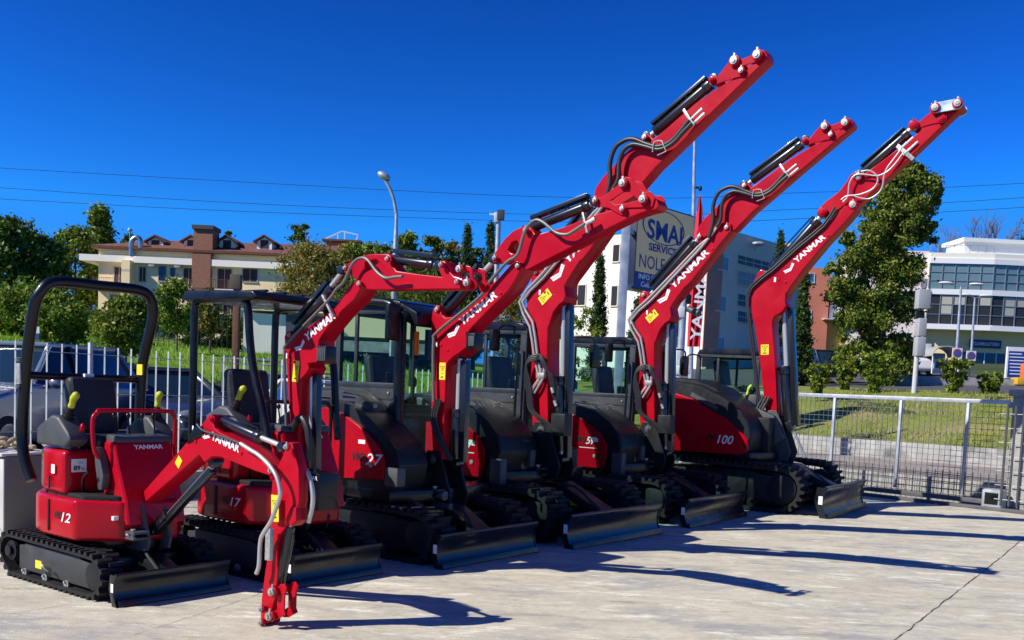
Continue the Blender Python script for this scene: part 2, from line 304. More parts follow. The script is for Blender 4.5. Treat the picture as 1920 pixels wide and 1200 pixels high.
  'lug': [(-1.063, 2.445), (-1.098, 2.609), (-1.071, 2.721), (-0.971, 2.832), (-0.827, 3.021), (-0.653, 3.208), (-0.824, 2.977), (-0.861, 2.912), (-0.838, 2.801), (-0.866, 2.735), (-0.929, 2.698), (-0.999, 2.617), (-1.041, 2.498)],
 },
 'm100': {
  'boom': [(-1.345, 1.440), (-1.394, 1.652), (-1.505, 2.292), (-1.620, 2.830), (-1.742, 3.215), (-1.738, 3.429), (-1.695, 3.590), (-1.625, 3.742), (-1.575, 3.783), (-1.493, 3.729), (-1.276, 3.857), (-0.977, 4.096), (-0.571, 4.462), (-0.435, 4.600), (-0.345, 4.691), (-0.262, 4.766), (-0.200, 4.785), (-0.149, 4.742), (-0.152, 4.663), (-0.291, 4.487), (-0.569, 4.185), (-0.928, 3.739), (-1.106, 3.477), (-1.151, 3.394), (-1.160, 3.268), (-1.130, 3.201), (-1.192, 3.101), (-1.317, 3.025), (-1.347, 2.958), (-1.342, 2.873), (-1.295, 2.551), (-1.242, 2.145), (-1.198, 1.729), (-1.171, 1.449), (-1.261, 1.367)],
  'arm': [(-0.712, 4.608), (-0.710, 4.706), (-0.650, 4.791), (-0.441, 4.939), (-0.332, 5.091), (-0.290, 5.175), (-0.237, 5.211), (-0.181, 5.198), (-0.130, 5.146), (0.071, 5.280), (0.527, 5.604), (0.680, 5.742), (0.812, 5.941), (1.125, 6.078), (1.196, 6.084), (1.233, 6.050), (1.182, 5.974), (0.935, 5.738), (0.558, 5.369), (0.275, 5.106), (0.022, 4.873), (-0.146, 4.694), (-0.215, 4.667), (-0.286, 4.767), (-0.439, 4.664), (-0.547, 4.590), (-0.635, 4.555)],
  'armcyl': [(-1.518, 3.690), (-1.436, 3.782), (-0.776, 4.524), (-0.693, 4.643)],
  'bktcyl': [(-0.194, 5.176), (-0.119, 5.234), (0.478, 5.747), (0.561, 5.847)],
  'lift': [(-1.226, 3.226), (-1.256, 3.022), (-1.142, 2.222), (-1.012, 1.286)],
  'links': [(0.539, 5.834), (0.573, 5.868), (0.655, 5.867), (0.814, 5.994), (0.865, 5.980), (0.891, 5.917), (0.984, 5.929), (1.017, 5.872), (0.970, 5.825), (0.791, 5.806), (0.618, 5.764), (0.558, 5.770)],
  'tiplink': [(0.877, 6.017), (1.175, 6.042)],
  'pins': [(0.877, 6.017), (1.175, 6.042), (0.966, 5.878), (0.584, 5.821), (-0.211, 4.717), (-0.665, 4.641), (-0.161, 5.135)],
  'hose': [(-0.349, 4.758), (-0.283, 4.841), (-0.272, 5.024), (-0.209, 5.139), (-0.084, 5.152), (0.128, 5.112), (0.270, 5.163), (0.383, 5.278), (0.485, 5.431)],
  'hose2': [(-0.204, 4.844), (-0.083, 4.796), (0.035, 4.780), (0.154, 4.843), (0.216, 4.948), (0.228, 5.104), (0.266, 5.218), (0.342, 5.328), (0.445, 5.474)],
  'hose3': [(-0.376, 4.792), (-0.299, 4.843), (-0.110, 4.853), (0.072, 4.919), (0.141, 5.032), (0.112, 5.129), (0.006, 5.200), (-0.110, 5.194)],
  'pipe': [(-1.433, 1.607), (-1.517, 1.947), (-1.632, 2.631), (-1.749, 3.212), (-1.705, 3.485), (-1.372, 3.756), (-0.969, 4.116), (-0.616, 4.402), (-0.447, 4.660)],
  'pipe2': [(-1.477, 1.605), (-1.572, 2.117), (-1.667, 2.630), (-1.768, 3.230), (-1.733, 3.511), (-1.391, 3.790), (-0.988, 4.150), (-0.635, 4.436), (-0.473, 4.694)],
  'text': [(-1.020, 3.857), (-0.580, 4.235)],
  'sticker': [(-1.445, 2.583), (-1.435, 2.421)],
  'foot': [(-1.281, 1.409)],
  'lug': [(-1.331, 2.975), (-1.355, 3.085), (-1.346, 3.203), (-1.282, 3.295), (-1.161, 3.411), (-1.160, 3.268), (-1.139, 3.201), (-1.193, 3.109), (-1.317, 3.034)],
 },
}
# ------------------------------------------------------------------ excavators
# side elevations in metres: x forward from the foot of the dozer blade, z up
def offset_path(path, d):
    n = len(path); out = []
    for i in range(n):
        a = Vector(path[i-1]); b = Vector(path[i]); c = Vector(path[(i+1) % n])
        n1 = Vector(((b-a).y, -(b-a).x)).normalized(); n2 = Vector(((c-b).y, -(c-b).x)).normalized()
        m = (n1+n2); m = m/max(m.length_squared, .2)*2*.5*2
        m = (n1+n2).normalized()/max(.5, (n1+n2).length/2); out.append((b.x+m.x*d, b.y+m.y*d))
    return out
def track(root, x0, x1, h, yc, wd, near, steel=False):
    t = 1 if near else 0
    r0 = h*.40; r1 = h*.44; path = []           # clockwise seen from the right side
    for i in range(9):
        a = R(90+i*22.5); path.append((x0+r0+math.cos(a)*r0, h-r0+math.sin(a)*r0) if i < 6 else None)
    path = [p for p in path if p]
    path.append((x0+r0*1.25, .0+.02)); path.append((x1-r1*.9, .02))
    for i in range(8):
        a = R(-62+i*22); path.append((x1-r1+math.cos(a)*r1, h*.52+math.sin(a)*r1*.98))
    # resample evenly
    P = [Vector(p) for p in path]; P.append(P[0]); L = [0]
    for i in range(1, len(P)): L.append(L[-1]+(P[i]-P[i-1]).length)
    N = int(L[-1]/(.10 if h > .4 else .078)); pts = []
    for k in range(N):
        q = L[-1]*k/N; i = max(j for j in range(len(L)) if L[j] <= q+1e-9); i = min(i, len(P)-2)
        pts.append(P[i].lerp(P[i+1], (q-L[i])/(L[i+1]-L[i])))
    th = .022*h/.35; tr = []
    ce = Vector(((x0+x1)/2, h/2))
    mb = MB(); lug = MB(); y0, y1 = yc-wd/2, yc+wd/2; vs = []; n = len(pts); nrm = []
    for i in range(n):
        d = (pts[(i+1) % n]-pts[i-1]).normalized(); nn = Vector((d.y, -d.x))
        if nn.dot(pts[i]-ce) < 0: nn = -nn
        nrm.append((nn, d)); inn = pts[i]-nn*th; ou = pts[i]
        vs += [(ou.x, y0, ou.y), (ou.x, y1, ou.y), (inn.x, y1, inn.y), (inn.x, y0, inn.y)]
    fs = []
    for i in range(n):
        j = (i+1) % n
        for k in range(4): fs.append((i*4+k, j*4+k, j*4+(k+1) % 4, i*4+(k+1) % 4))
    mb.add(vs, fs)
    lh = .026*h/.35+.004
    for i in range(n):
        nn, d = nrm[i]; p = pts[i]; hw_ = (L[-1]/n)*.31
        for (a, b, sh) in ((y0-.004, yc+wd*.12, 0), (yc-wd*.12, y1+.004, .5)) if not steel else ((y0-.005, y1+.005, 0),):
            q = p+d*(L[-1]/n)*sh; mbp = []
            for yy in (a, b):
                for dd, hh in ((-hw_, 0), (hw_, 0), (hw_*.55, lh), (-hw_*.55, lh)):
                    c = q+d*dd+nn*(hh-.001); mbp.append((c.x, yy, c.y))
            lug.add(mbp, [(0, 1, 2, 3), (4, 7, 6, 5), (0, 4, 5, 1), (1, 5, 6, 2), (2, 6, 7, 3), (3, 7, 4, 0)])
    tk = mb.build('crawler_track', BLKR, root, smooth=40)
    lug.build('track_lugs', BLKR, tk, smooth=0)
    s = -1 if yc < 0 else 1; yo = yc+s*wd*.30
    f = MB().prism([(x0+r0*1.9, h*.22), (x1-r1*1.0, h*.20), (x1-r1*.55, h*.36), (x1-r1*.7, h*.74), (x1-r1*2.2, h*.80), (x1-r1*2.4, h*.84), (x0+r0*2.6, h*.86), (x0+r0*2.5, h*.80), (x0+r0*1.9, h*.78)], yc-s*wd*.3, yo)
    f.build('track_frame', TFR if h < .4 else GRYD, tk, bevel=.012)
    MB().cyl((x0+r0, yc-wd*.34, h-r0), (x0+r0, yc+wd*.34, h-r0), r0*.62, 24).cyl((x0+r0, yo-.02, h-r0), (x0+r0, yo+s*.035, h-r0), r0*.34, 18).build('drive_sprocket', GRYD, tk, bevel=.006)
    MB().cyl((x1-r1, yc-wd*.34, h*.5), (x1-r1, yc+wd*.34, h*.5), r1*.72, 24).build('idler', GRYD, tk, bevel=.006)
    k = 3 if h < .4 else (4 if h < .6 else 6)
    for i in range(k):
        xr = x0+r0*2.2+(x1-x0-r0*2.2-r1*1.8)*(i+.2)/k
        MB().cyl((xr, yc-wd*.3, h*.16), (xr, yo+s*.012, h*.16), h*.10, 14).cyl((xr, yo-.01, h*.22), (xr, yo+s*.03, h*.22), h*.035, 10).build('roller', ZINC if h < .4 else GRYD, tk, bevel=.004)
    return tk
def blade(root, hwid, h, mark=None):
    prof = [(0, 0), (-.035*h/.3, h*.12), (-.062*h/.3, h*.32), (-.07*h/.3, h*.55), (-.055*h/.3, h*.8), (-.02*h/.3, h*.96), (-.022*h/.3, h), (-.06*h/.3, h), (-.085*h/.3, h*.85), (-.1*h/.3, h*.5), (-.085*h/.3, h*.25), (-.03, 0)]
    b = MB().prism(prof, -hwid, hwid).build('dozer_blade', BLADE, root, smooth=60)
    for s in (-1, 1):
        y = s*hwid
        MB().prism([(.004, 0), (-.03*h/.3, h*.14), (-.055*h/.3, h*.34), (-.062*h/.3, h*.56), (-.048*h/.3, h*.8), (-.012*h/.3, h*1.0), (-.12*h/.3, h*1.0), (-.14*h/.3, h*.55), (-.08*h/.3, 0)], y-.006, y+.006).build('end_plate', BLADE, b, bevel=.002)
    MB().cyl((-.04*h/.3, -hwid, h*.99), (-.04*h/.3, hwid, h*.99), .016*h/.3, 10).build('top_rail', BLADE, b)
    MB().box(.0, .012, -hwid+.01, hwid-.01, .004, h*.2, Matrix.Rotation(R(-16), 4, 'Y')).build('cutting_edge', BLADE, b, bevel=.003)
    MB().box(-.10*h/.3, -.06*h/.3, -hwid-.009, -hwid-.0065, h*.45, h*.72).build('warning_sticker', WHT, b, smooth=0)
    return b
def cylinder(root, name, pts, y, r, rod=.5, guard=None, rodfirst=False, m=TANK):
    "pts: end pin, barrel start, barrel end, end pin in x-z"
    a, b, c, d = [Vector((p[0], y, p[1])) for p in pts]
    ob = MB().cyl(b, c, r, 18).cyl(c-(c-b).normalized()*r*1.2, c+(c-b).normalized()*r*.3, r*1.15, 18).build(name, m, root, bevel=.003, smooth=40)
    e = MB().cyl(a, d, r*.52, 12); e.build('piston_rod', CHR, ob, smooth=40)
    for q in (a, d): MB().cyl(q-Vector((0, r*1.1, 0)), q+Vector((0, r*1.1, 0)), r*.95, 16).build('eye', m, ob, bevel=.003)
    g = (c-b).normalized(); up = Vector((-g.z, 0, g.x))
    if up.z < 0 and abs(g.z) < .95: up = -up
    MB().tube([b+up*r*1.25+g*.03, b+up*r*1.55+g*.08, c+up*r*1.5-g*.06, c+up*r*1.2-g*.03], r*.16, 6).build('oil_pipe', m, ob)
    if guard:
        o1, thk = guard; A = b+up*o1+g*.02; Bq = c+(c-b)*.02+up*o1
        MB().bar(A, Bq, r*1.9, thk, up).build('guard_plate', m, ob, bevel=.003)
        for t in (.12, .62): 
            q = A.lerp(Bq, t); MB().bar(q, q-up*(o1-r*.8), r*1.0, .03, g).build('guard_bracket', m, ob, bevel=.003)
    return ob
def pin(root, x, z, y, r, m=ZINC, deep=.02, name='pin'):
    MB().cyl((x, y, z), (x, y-deep*.45, z), r*1.45, 20).build('pin_collar', RED if m is not GRYM else GRYM, root, bevel=.003)
    o = MB().cyl((x, y-deep*.4, z), (x, y-deep*.9, z), r, 18).build(name, m, root, bevel=.002)
    MB().cyl((x, y-deep*.88, z), (x, y-deep*.9-.010, z), r*.55, 6).build('bolt', m, o)
    MB().box(x-r*.25, x+r*.25, y-deep*.55, y-deep*.4, z+r*1.0, z+r*1.9).build('lock_tab', m, o)
def P3(pts, y): return [(p[0], y, p[1]) for p in pts]
def chevron(root, P0, U, V, L, y):
    A, B, C, D, E, F = (-.385, .079), (-.203, .018), (-.075, .10), (-.047, .030), (-.222, -.058), (-.38, -.012)
    # two bent stripes beside the lettering
    def lp(p, q, t): return (p[0]+(q[0]-p[0])*t, p[1]+(q[1]-p[1])*t)
    mb = MB(); U = Vector(U); V = Vector(V); P0 = Vector(P0)
    for t0, t1 in ((0, .44), (.56, 1)):
        q = [lp(A, F, t0), lp(B, E, t0), lp(C, D, t0), lp(C, D, t1), lp(B, E, t1), lp(A, F, t1)]
        w3 = [P0+U*(p[0]*L)+V*(p[1]*L)+Vector((0, -.0015, 0)) for p in q]
        mb.add(w3, [(0, 1, 4, 5), (1, 2, 3, 4)])
    mb.build('emblem', WHT, root, smooth=0)
def warn_sticker(root, p0, p1, y, wdt, parts=True):
    a = Vector((p0[0], y, p0[1])); b = Vector((p1[0], y, p1[1])); U = (b-a).normalized(); n = Vector((0, -1, 0)); V = U.cross(n).normalized()
    L = (b-a).length; mb = MB(); o = n*.0012
    mb.quad(*[a+o+V*s*wdt/2+U*t for s, t in ((-1, 0), (-1, L), (1, L), (1, 0))]); st = mb.build('warning_sticker', YEL, root, smooth=0)
    k = MB(); o = n*.0022; c = a+U*L*.70; r = wdt*.40; t3 = [c+U*(-math.cos(q)*r)+V*math.sin(q)*r for q in (0, 2.094, 4.189)]
    for i in range(3): k.bar(t3[i]+o, t3[(i+1) % 3]+o, wdt*.05, .0006, n)
    k.bar(c+o-U*r*.3, c+o+U*r*.25, wdt*.09, .0006, n)
    k.bar(a+o+U*L*.16-V*wdt*.2, a+o+U*L*.16+V*wdt*.2, wdt*.14, .0006, n)
    k.bar(a+o+U*L*.34-V*wdt*.12, a+o+U*L*.40+V*wdt*.15, wdt*.05, .0006, n)
    k.build('pictogram', BLKD, st, smooth=0)

def front(root, g, hw, sz, ltr=.13):
    "boom, arm, cylinders, links and hoses from the side elevation g"
    b = plate('boom', g['boom'], -hw, hw, RED, root, bev=.008)
    a = plate('arm', g['arm'], -sz.get('ah', hw*.92), sz.get('ah', hw*.92), RED, root, holes=[g['hole']] if 'hole' in g else [], bev=.008)
    if 'lug' in g: plate('lug_plate', g['lug'], -hw-.012, -hw+.004, RED, root, bev=.004)
    c = cylinder(root, 'arm_cylinder', g['armcyl'], 0, sz['r'], guard=sz.get('ga'))
    d = cylinder(root, 'bucket_cylinder', g['bktcyl'], 0, sz['r']*.9, guard=sz.get('gb'))
    l = g['lift']
    e = cylinder(root, 'boom_cylinder', [l[3], (Vector(l[2])+(Vector(l[3])-Vector(l[2]))*.1)[:], l[2], l[0]] if False else [l[3], (l[3][0]*.9+l[2][0]*.1, l[3][1]*.9+l[2][1]*.1), l[2], l[0]], 0, sz['r']*1.05, m=TANK)
    if sz.get('gl'):
        off, gw = sz['gl']; A = Vector((l[0][0], 0, l[0][1])); Bq = Vector((l[3][0], 0, l[3][1])); dd = (Bq-A).normalized(); pp = Vector((-dd.z, 0, dd.x)); pp = pp if pp.x > 0 else -pp
        MB().bar(A+pp*off+dd*.06, Bq+pp*off-dd*.02, sz['r']*1.5, gw, pp).build('cylinder_guard', TANK, e, bevel=.008)
    yl = -sz.get('ah', hw)-.03
    if 'links' in g:
        lk = plate('bucket_link', g['links'], yl+.015, yl+.03+(.0 if sz['k'] > .7 else -.003), RED, root, holes=[g['lhole']] if 'lhole' in g else [], bev=.004)
        lk2 = plate('bucket_link', g['links'], -yl-.03, -yl-.015, RED, root, holes=[g['lhole']] if 'lhole' in g else [], bev=.004)
    for i, q in enumerate(g['pins']):
        big = i in sz['big']; pin(root, q[0], q[1], (yl if i < sz['nl'] else -hw)+.002, sz['pr']*(1.5 if big else 1), RED if i in sz.get('redpin', ()) else ZINC, .045 if big else .03)
        if i < sz['nl']: MB().cyl((q[0], yl, q[1]), (q[0], -yl, q[1]), sz['pr']*1.15, 14).build('link_boss', RED, root, bevel=.003)
    for nm in ('hose', 'hose2', 'hose3'):
        if nm in g: MB().tube(P3(g[nm], -hw-.045), sz['hr'], 10, 5).build('hydraulic_hose', sz['hm'], root, smooth=60)
    for nm in ('pipe', 'pipe2'):
        if nm in g: MB().tube(P3(g[nm], -hw-.025), sz.get('pir', .012), 8, 2).build('steel_pipe', STEEL if not sz.get('dark') else HOSEB, root, smooth=60)
    t0, t1 = g['text']; U = Vector((t1[0]-t0[0], 0, t1[1]-t0[1])); L = U.length; U.normalize(); V = Vector((-U.z, 0, U.x))
    P0 = Vector((t0[0], -hw-.001, t0[1]))
    text('lettering', 'YANMAR', P0, U, V, L, L*ltr, WHT, root, bold=.03, shear=0, ext=.002)
    chevron(root, P0, U, V, L*(1 if sz.get('chev', 1) else 0.6), -hw)
    s0, s1 = g['sticker']; warn_sticker(root, s1, s0, -hw-.001, sz['sw'])
    bm_ = [Vector((p_[0], 0, p_[1])) for p_ in g['boom']]
    c0 = Vector((t0[0], 0, t0[1])); 
    for q_ in (c0-U*L*.62-V*L*.02, c0-U*L*.52-V*L*.20, c0+U*L*1.08+V*L*.02):
        MB().cyl((q_.x, -hw+.001, q_.z), (q_.x, -hw-.008, q_.z), .013*sz['k']+.004, 12).build('bolt', RED, root, bevel=.002)
    q_ = c0-U*L*.70+V*L*.05; MB().box(q_.x-.012*sz['k'], q_.x+.014*sz['k'], -hw-.0015, -hw-.0008, q_.z-.03*sz['k'], q_.z+.03*sz['k']).build('white_label', WHT, root, smooth=0)
    fx, fz = g['foot'][0]
    # boom bracket and swing post
    br = plate('swing_bracket', [(fx-.10*sz['k'], fz+.10*sz['k']), (fx+.08*sz['k'], fz+.10*sz['k']), (fx+.16*sz['k'], fz-.05*sz['k']), (fx+.30*sz['k'], fz-.42*sz['k']), (fx+.26*sz['k'], fz-.55*sz['k']), (fx+.1*sz['k'], fz-.58*sz['k']), (fx-.20*sz['k'], fz-.58*sz['k']), (fx-.28*sz['k'], fz-.45*sz['k']), (fx-.16*sz['k'], fz-.1*sz['k'])], -hw-.03, -hw-.002, GRYM if sz['k'] in (.62, 1.25) else GRYD, root, bev=.01)
    br2 = br.copy(); COL.objects.link(br2); br2.location.y = 2*hw+.032
    MB().box(fx-.26*sz['k'], fx+.1*sz['k'], -hw-.0, hw+.0, fz-.56*sz['k'], fz-.28*sz['k']).cyl((fx-.24*sz['k'], 0, fz-.66*sz['k']), (fx-.24*sz['k'], 0, fz-.12*sz['k']), .10*sz['k'], 20).build('swing_post', BLK, root, bevel=.01)
    pin(root, fx, fz, -hw-.028, .035*sz['k'], GRYM, .02)
    ra, rb = sz['rod']; yr_ = -.20
    MB().cyl((ra[0], yr_, ra[1]), (rb[0], yr_, rb[1]), .020*sz['k']+.004, 12).build('swing_cylinder_rod', CHR, root, smooth=60)
    for dz_ in (-.035, .035): MB().box(rb[0]-.02, rb[0]+.16*sz['k'], yr_-.06*sz['k'], yr_+.10, rb[1]+dz_*sz['k']-.010, rb[1]+dz_*sz['k']+.010).build('clevis_plate', GRYM, root, bevel=.008)
    MB().cyl((rb[0]+.05*sz['k'], yr_, rb[1]-.06*sz['k']), (rb[0]+.05*sz['k'], yr_, rb[1]+.065*sz['k']), .022*sz['k'], 12).cyl((rb[0]+.05*sz['k'], yr_, rb[1]+.06*sz['k']), (rb[0]+.05*sz['k'], yr_, rb[1]+.075*sz['k']), .032*sz['k'], 6).build('pivot_bolt', ZINC, root)
    return b

def mirror(root, x, y, z, w_, h_, arm_to, facing=1):
    m = MB().box(x-.035, x+.035, y-w_/2, y+w_/2, z-h_/2, z+h_/2).build('mirror', BLK, root, bevel=.03, seg=3)
    MB().box(x-.040, x-.0355, y-w_/2+.025, y+w_/2-.025, z-h_/2+.03, z+h_/2-.03).build('mirror_glass', MIRR, m, bevel=.002)
    MB().tube([arm_to, (x+.02, (arm_to[1]+y)/2, max(z+h_*.35, arm_to[2])), (x, y, z+h_*.3)], .012, 8, 4).build('mirror_arm', BLK, m)
def seat(root, x, y, z, k=1.0, m=SEAT):
    s = MB().box(x-.02, x+.46*k, y-.23*k, y+.23*k, z, z+.12*k).build('seat', m, root, bevel=.05, seg=3)
    bx = Matrix.Translation((x, y, z+.1))@Matrix.Rotation(R(-10), 4, 'Y')
    MB().box(-.07, .06, -.22*k, .22*k, -.02, .50*k, bx).build('backrest', m, root, bevel=.06, seg=3)
    MB().box(-.065, -.03, -.13*k, .13*k, .2, .46*k, bx).build('seat_shell', BLK, root, bevel=.015)
    return s
def lever(root, x, y, z, h, tilt, grip=YELG):
    d = Vector((math.sin(tilt)*.9, .0, math.cos(tilt)*.9)); a = Vector((x, y, z))
    for i in range(4): MB().cyl(a+d*(h*.13*i), a+d*(h*.13*i+h*.10), .045-.007*i, 12).build('bellows', BLKR, root)
    MB().tube([a+d*h*.45, a+d*h*.6, a+d*h*.85, a+d*h*1.05+Vector((.03, 0, 0))], [.020, .022, .024, .027, .026, .024, .023, .027, .030, .028, .030, .026, .014], 10, 4).build('joystick', grip, root, smooth=60)
def armrest(root, x, y, z, k=1):
    MB().prism([(x-.22*k, z), (x+.20*k, z+.0), (x+.27*k, z+.05*k), (x+.26*k, z+.13*k), (x+.10*k, z+.26*k), (x-.05*k, z+.27*k), (x-.22*k, z+.20*k)], y-.085*k, y+.085*k).build('control_console', GRYM, root, bevel=.025, seg=3)

def cab(root, s0, s1, y0, y1, zf, zs, zt, post=.4, rr=.10, k=1.0, wmid=True, slope=None):
    "cab with posts, roof, panes, doorless right wall below the sill"
    t = .055*k
    c = MB().prism([(s0, zt-.09), (s0+.04, zt-.02), (s0+.14, zt), (s1-.16, zt), (s1-.04, zt-.03), (s1+.02, zt-.10), (s1, zt-.11)], y0-.01, y1+.01).build('cab_roof', BLK, root, bevel=.02, seg=3)
    fr = MB()
    for y in (y0+t/2, y1-t/2):
        fr.bar((s0+t/2, y, zf), (s0+t/2, y, zt-.10), t, t*1.4, (1, 0, 0)); fr.bar((s1-t/2, y, zf), (s1-t/2, y, zt-.10), t, t*1.7, (1, 0, 0))
        fr.bar((s0, y, zt-.12), (s1, y, zt-.12), t, t); fr.bar((s0, y, zf+.02), (s1, y, zf+.02), t, .06)
        if wmid: fr.bar((s0+(s1-s0)*post, y, zs), (s0+(s1-s0)*post, y, zt-.12), t*.6, t*.8, (1, 0, 0))
    for x in (s0+t/2, s1-t/2):
        fr.bar((x, y0, zt-.12), (x, y1, zt-.12), t, t); fr.bar((x, y0, zf+.02), (x, y1, zf+.02), t, .06)
    fr.bar((s0, y0+t/2, zs), (s1, y0+t/2, zs), t, .06)
    fr.build('cab_frame', CABG, root, bevel=.012)
    MB().box(s0+.02, s1-.02, y0+.004, y0+.03, zf, zs-.02).build('cab_side_panel', CABG, root, bevel=.004)
    MB().box(s0+.10, s1-.10, y0-.004, y0+.002, zs-.14, zs-.125).build('panel_seam', BLKD, root)
    for q_ in (s0+.16, s1-.16): MB().cyl((q_, y0+.003, zs-.07), (q_, y0-.008, zs-.07), .012, 10).build('bolt', ZINC, root)
    MB().box(s1-.10, s1-.075, y1*.3+y0*.7, y1*.3+y0*.7+.02, zs-.1, zt-.2).build('wiper', BLKR, root)
    MB().cyl((s0+.62, (y0+y1)/2+.02, zf+.3), (s0+.70, (y0+y1)/2+.02, zs+.02), .018, 8).ell((s0+.71, (y0+y1)/2+.02, zs+.05), (.03, .03, .06)).build('joystick', BLK, root)
    MB().box(s1-.32, s1-.20, y0+.10, y0+.26, zf, zs-.02).box(s1-.30, s1-.26, y0+.08, y0+.28, zs-.05, zs+.14).build('dashboard', BLK, root, bevel=.015)
    MB().box(s0+.02, s0+.045, y0+.03, y1-.03, zf, zs-.12).build('cab_rear_panel', CABG, root, bevel=.004)
    MB().box(s0+.03, s1-.02, y0+.03, y1-.03, zf-.03, zf+.02).build('cab_floor', BLK, root)
    def pane(a, b, cc, d): MB().quad(a, b, cc, d).build('window_pane', GLS, root, smooth=0)
    xm = s0+(s1-s0)*post
    for y, zb in ((y0+t/2, zs+.02), (y1-t/2, zf+.05)):
        pane((s0+t, y, zb), (xm, y, zb), (xm, y, zt-.14), (s0+t, y, zt-.14)); pane((xm, y, zb), (s1-t, y, zb), (s1-t, y, zt-.14), (xm, y, zt-.14))
    pane((s1-t*.3, y0+t, zs-.25), (s1-t*.3, y1-t, zs-.25), (s1-t*.3, y1-t, zt-.14), (s1-t*.3, y0+t, zt-.14))
    pane((s1-t*.3, y0+t, zf+.06), (s1-t*.3, y1-t, zf+.06), (s1-t*.3, y1-t, zs-.27), (s1-t*.3, y0+t, zs-.27))
    pane((s0+t*.3, y0+t, zs-.10), (s0+t*.3, y1-t, zs-.10), (s0+t*.3, y1-t, zt-.14), (s0+t*.3, y0+t, zt-.14))
    seat(root, s0+.34, (y0+y1)/2, zf+.50, 1.1); MB().box(s0+.25, s0+.75, (y0+y1)/2-.2, (y0+y1)/2+.2, zf, zf+.50).build('seat_base', BLK, root, bevel=.02)
    for y in ((y0+y1)/2-.3, (y0+y1)/2+.3):
        armrest(root, s0+.55, y, zf+.45); 
    return c
# ------------------------------------------------------------------ ground
FA = Vector((-5.7, 11.0, 0)); FC = Vector((1.5, 24.0, 0)); GB = Vector((8.15, 16.9, 0))   # fence start, yard corner, point on the gate line
fd = (FC-FA).normalized(); gd = (GB-FC).normalized(); fn = Vector((-fd.y, fd.x, 0)); gn = Vector((-gd.y, gd.x, 0))
def noise_mat(name, c1, c2, scale, rough=.9, bump=.4, bscale=30, c3=None, s3=.3, lo=.35, hi=.65, stretch=None, c4=None):
    m = bpy.data.materials.new(name); m.use_nodes = True; n = m.node_tree; b = n.nodes['Principled BSDF']; b.inputs['Roughness'].default_value = rough; b.inputs['Specular IOR Level'].default_value = .25
    tc = n.nodes.new('ShaderNodeTexCoord'); vec = tc.outputs['Object']
    if stretch:
        mp = n.nodes.new('ShaderNodeMapping'); mp.inputs['Scale'].default_value = stretch[:3]; mp.inputs['Rotation'].default_value = (0, 0, stretch[3]); n.links.new(vec, mp.inputs[0]); sv = mp.outputs[0]
    else: sv = vec
    def ramp(vec_, sc, a, bcol, l, h, det=8):
        nz = n.nodes.new('ShaderNodeTexNoise'); nz.inputs['Scale'].default_value = sc; nz.inputs['Detail'].default_value = det; nz.inputs['Roughness'].default_value = .65; n.links.new(vec_, nz.inputs['Vector'])
        mr = n.nodes.new('ShaderNodeMapRange'); mr.inputs[1].default_value = l; mr.inputs[2].default_value = h; n.links.new(nz.outputs[0], mr.inputs[0])
        mx = n.nodes.new('ShaderNodeMix'); mx.data_type = 'RGBA'; n.links.new(mr.outputs[0], mx.inputs[0])
        for s_, c in ((6, a), (7, bcol)):
            if isinstance(c, tuple): mx.inputs[s_].default_value = (*c, 1)
            else: n.links.new(c, mx.inputs[s_])
        return mx.outputs[2], nz
    out, nz = ramp(sv, scale, c1, c2, lo, hi)
    if c3: out, _ = ramp(vec, s3, out, c3, .52, .72)
    if c4: out, _ = ramp(sv, scale*.37, out, c4, .56, .80)
    n.links.new(out, b.inputs['Base Color'])
    nb = n.nodes.new('ShaderNodeTexNoise'); nb.inputs['Scale'].default_value = bscale; nb.inputs['Detail'].default_value = 8; n.links.new(vec, nb.inputs['Vector'])
    bp = n.nodes.new('ShaderNodeBump'); bp.inputs['Strength'].default_value = bump; bp.inputs['Distance'].default_value = .03; n.links.new(nb.outputs[0], bp.inputs['Height']); n.links.new(bp.outputs[0], b.inputs['Normal'])
    return m
CONC = noise_mat('yard_concrete', (.575, .54, .415), (.50, .465, .36), 1.8, .88, .3, 120, c3=(.45, .42, .34), s3=.6, stretch=(.8, 1.8, 1, R(14)), c4=(.66, .63, .50), lo=.42, hi=.58)
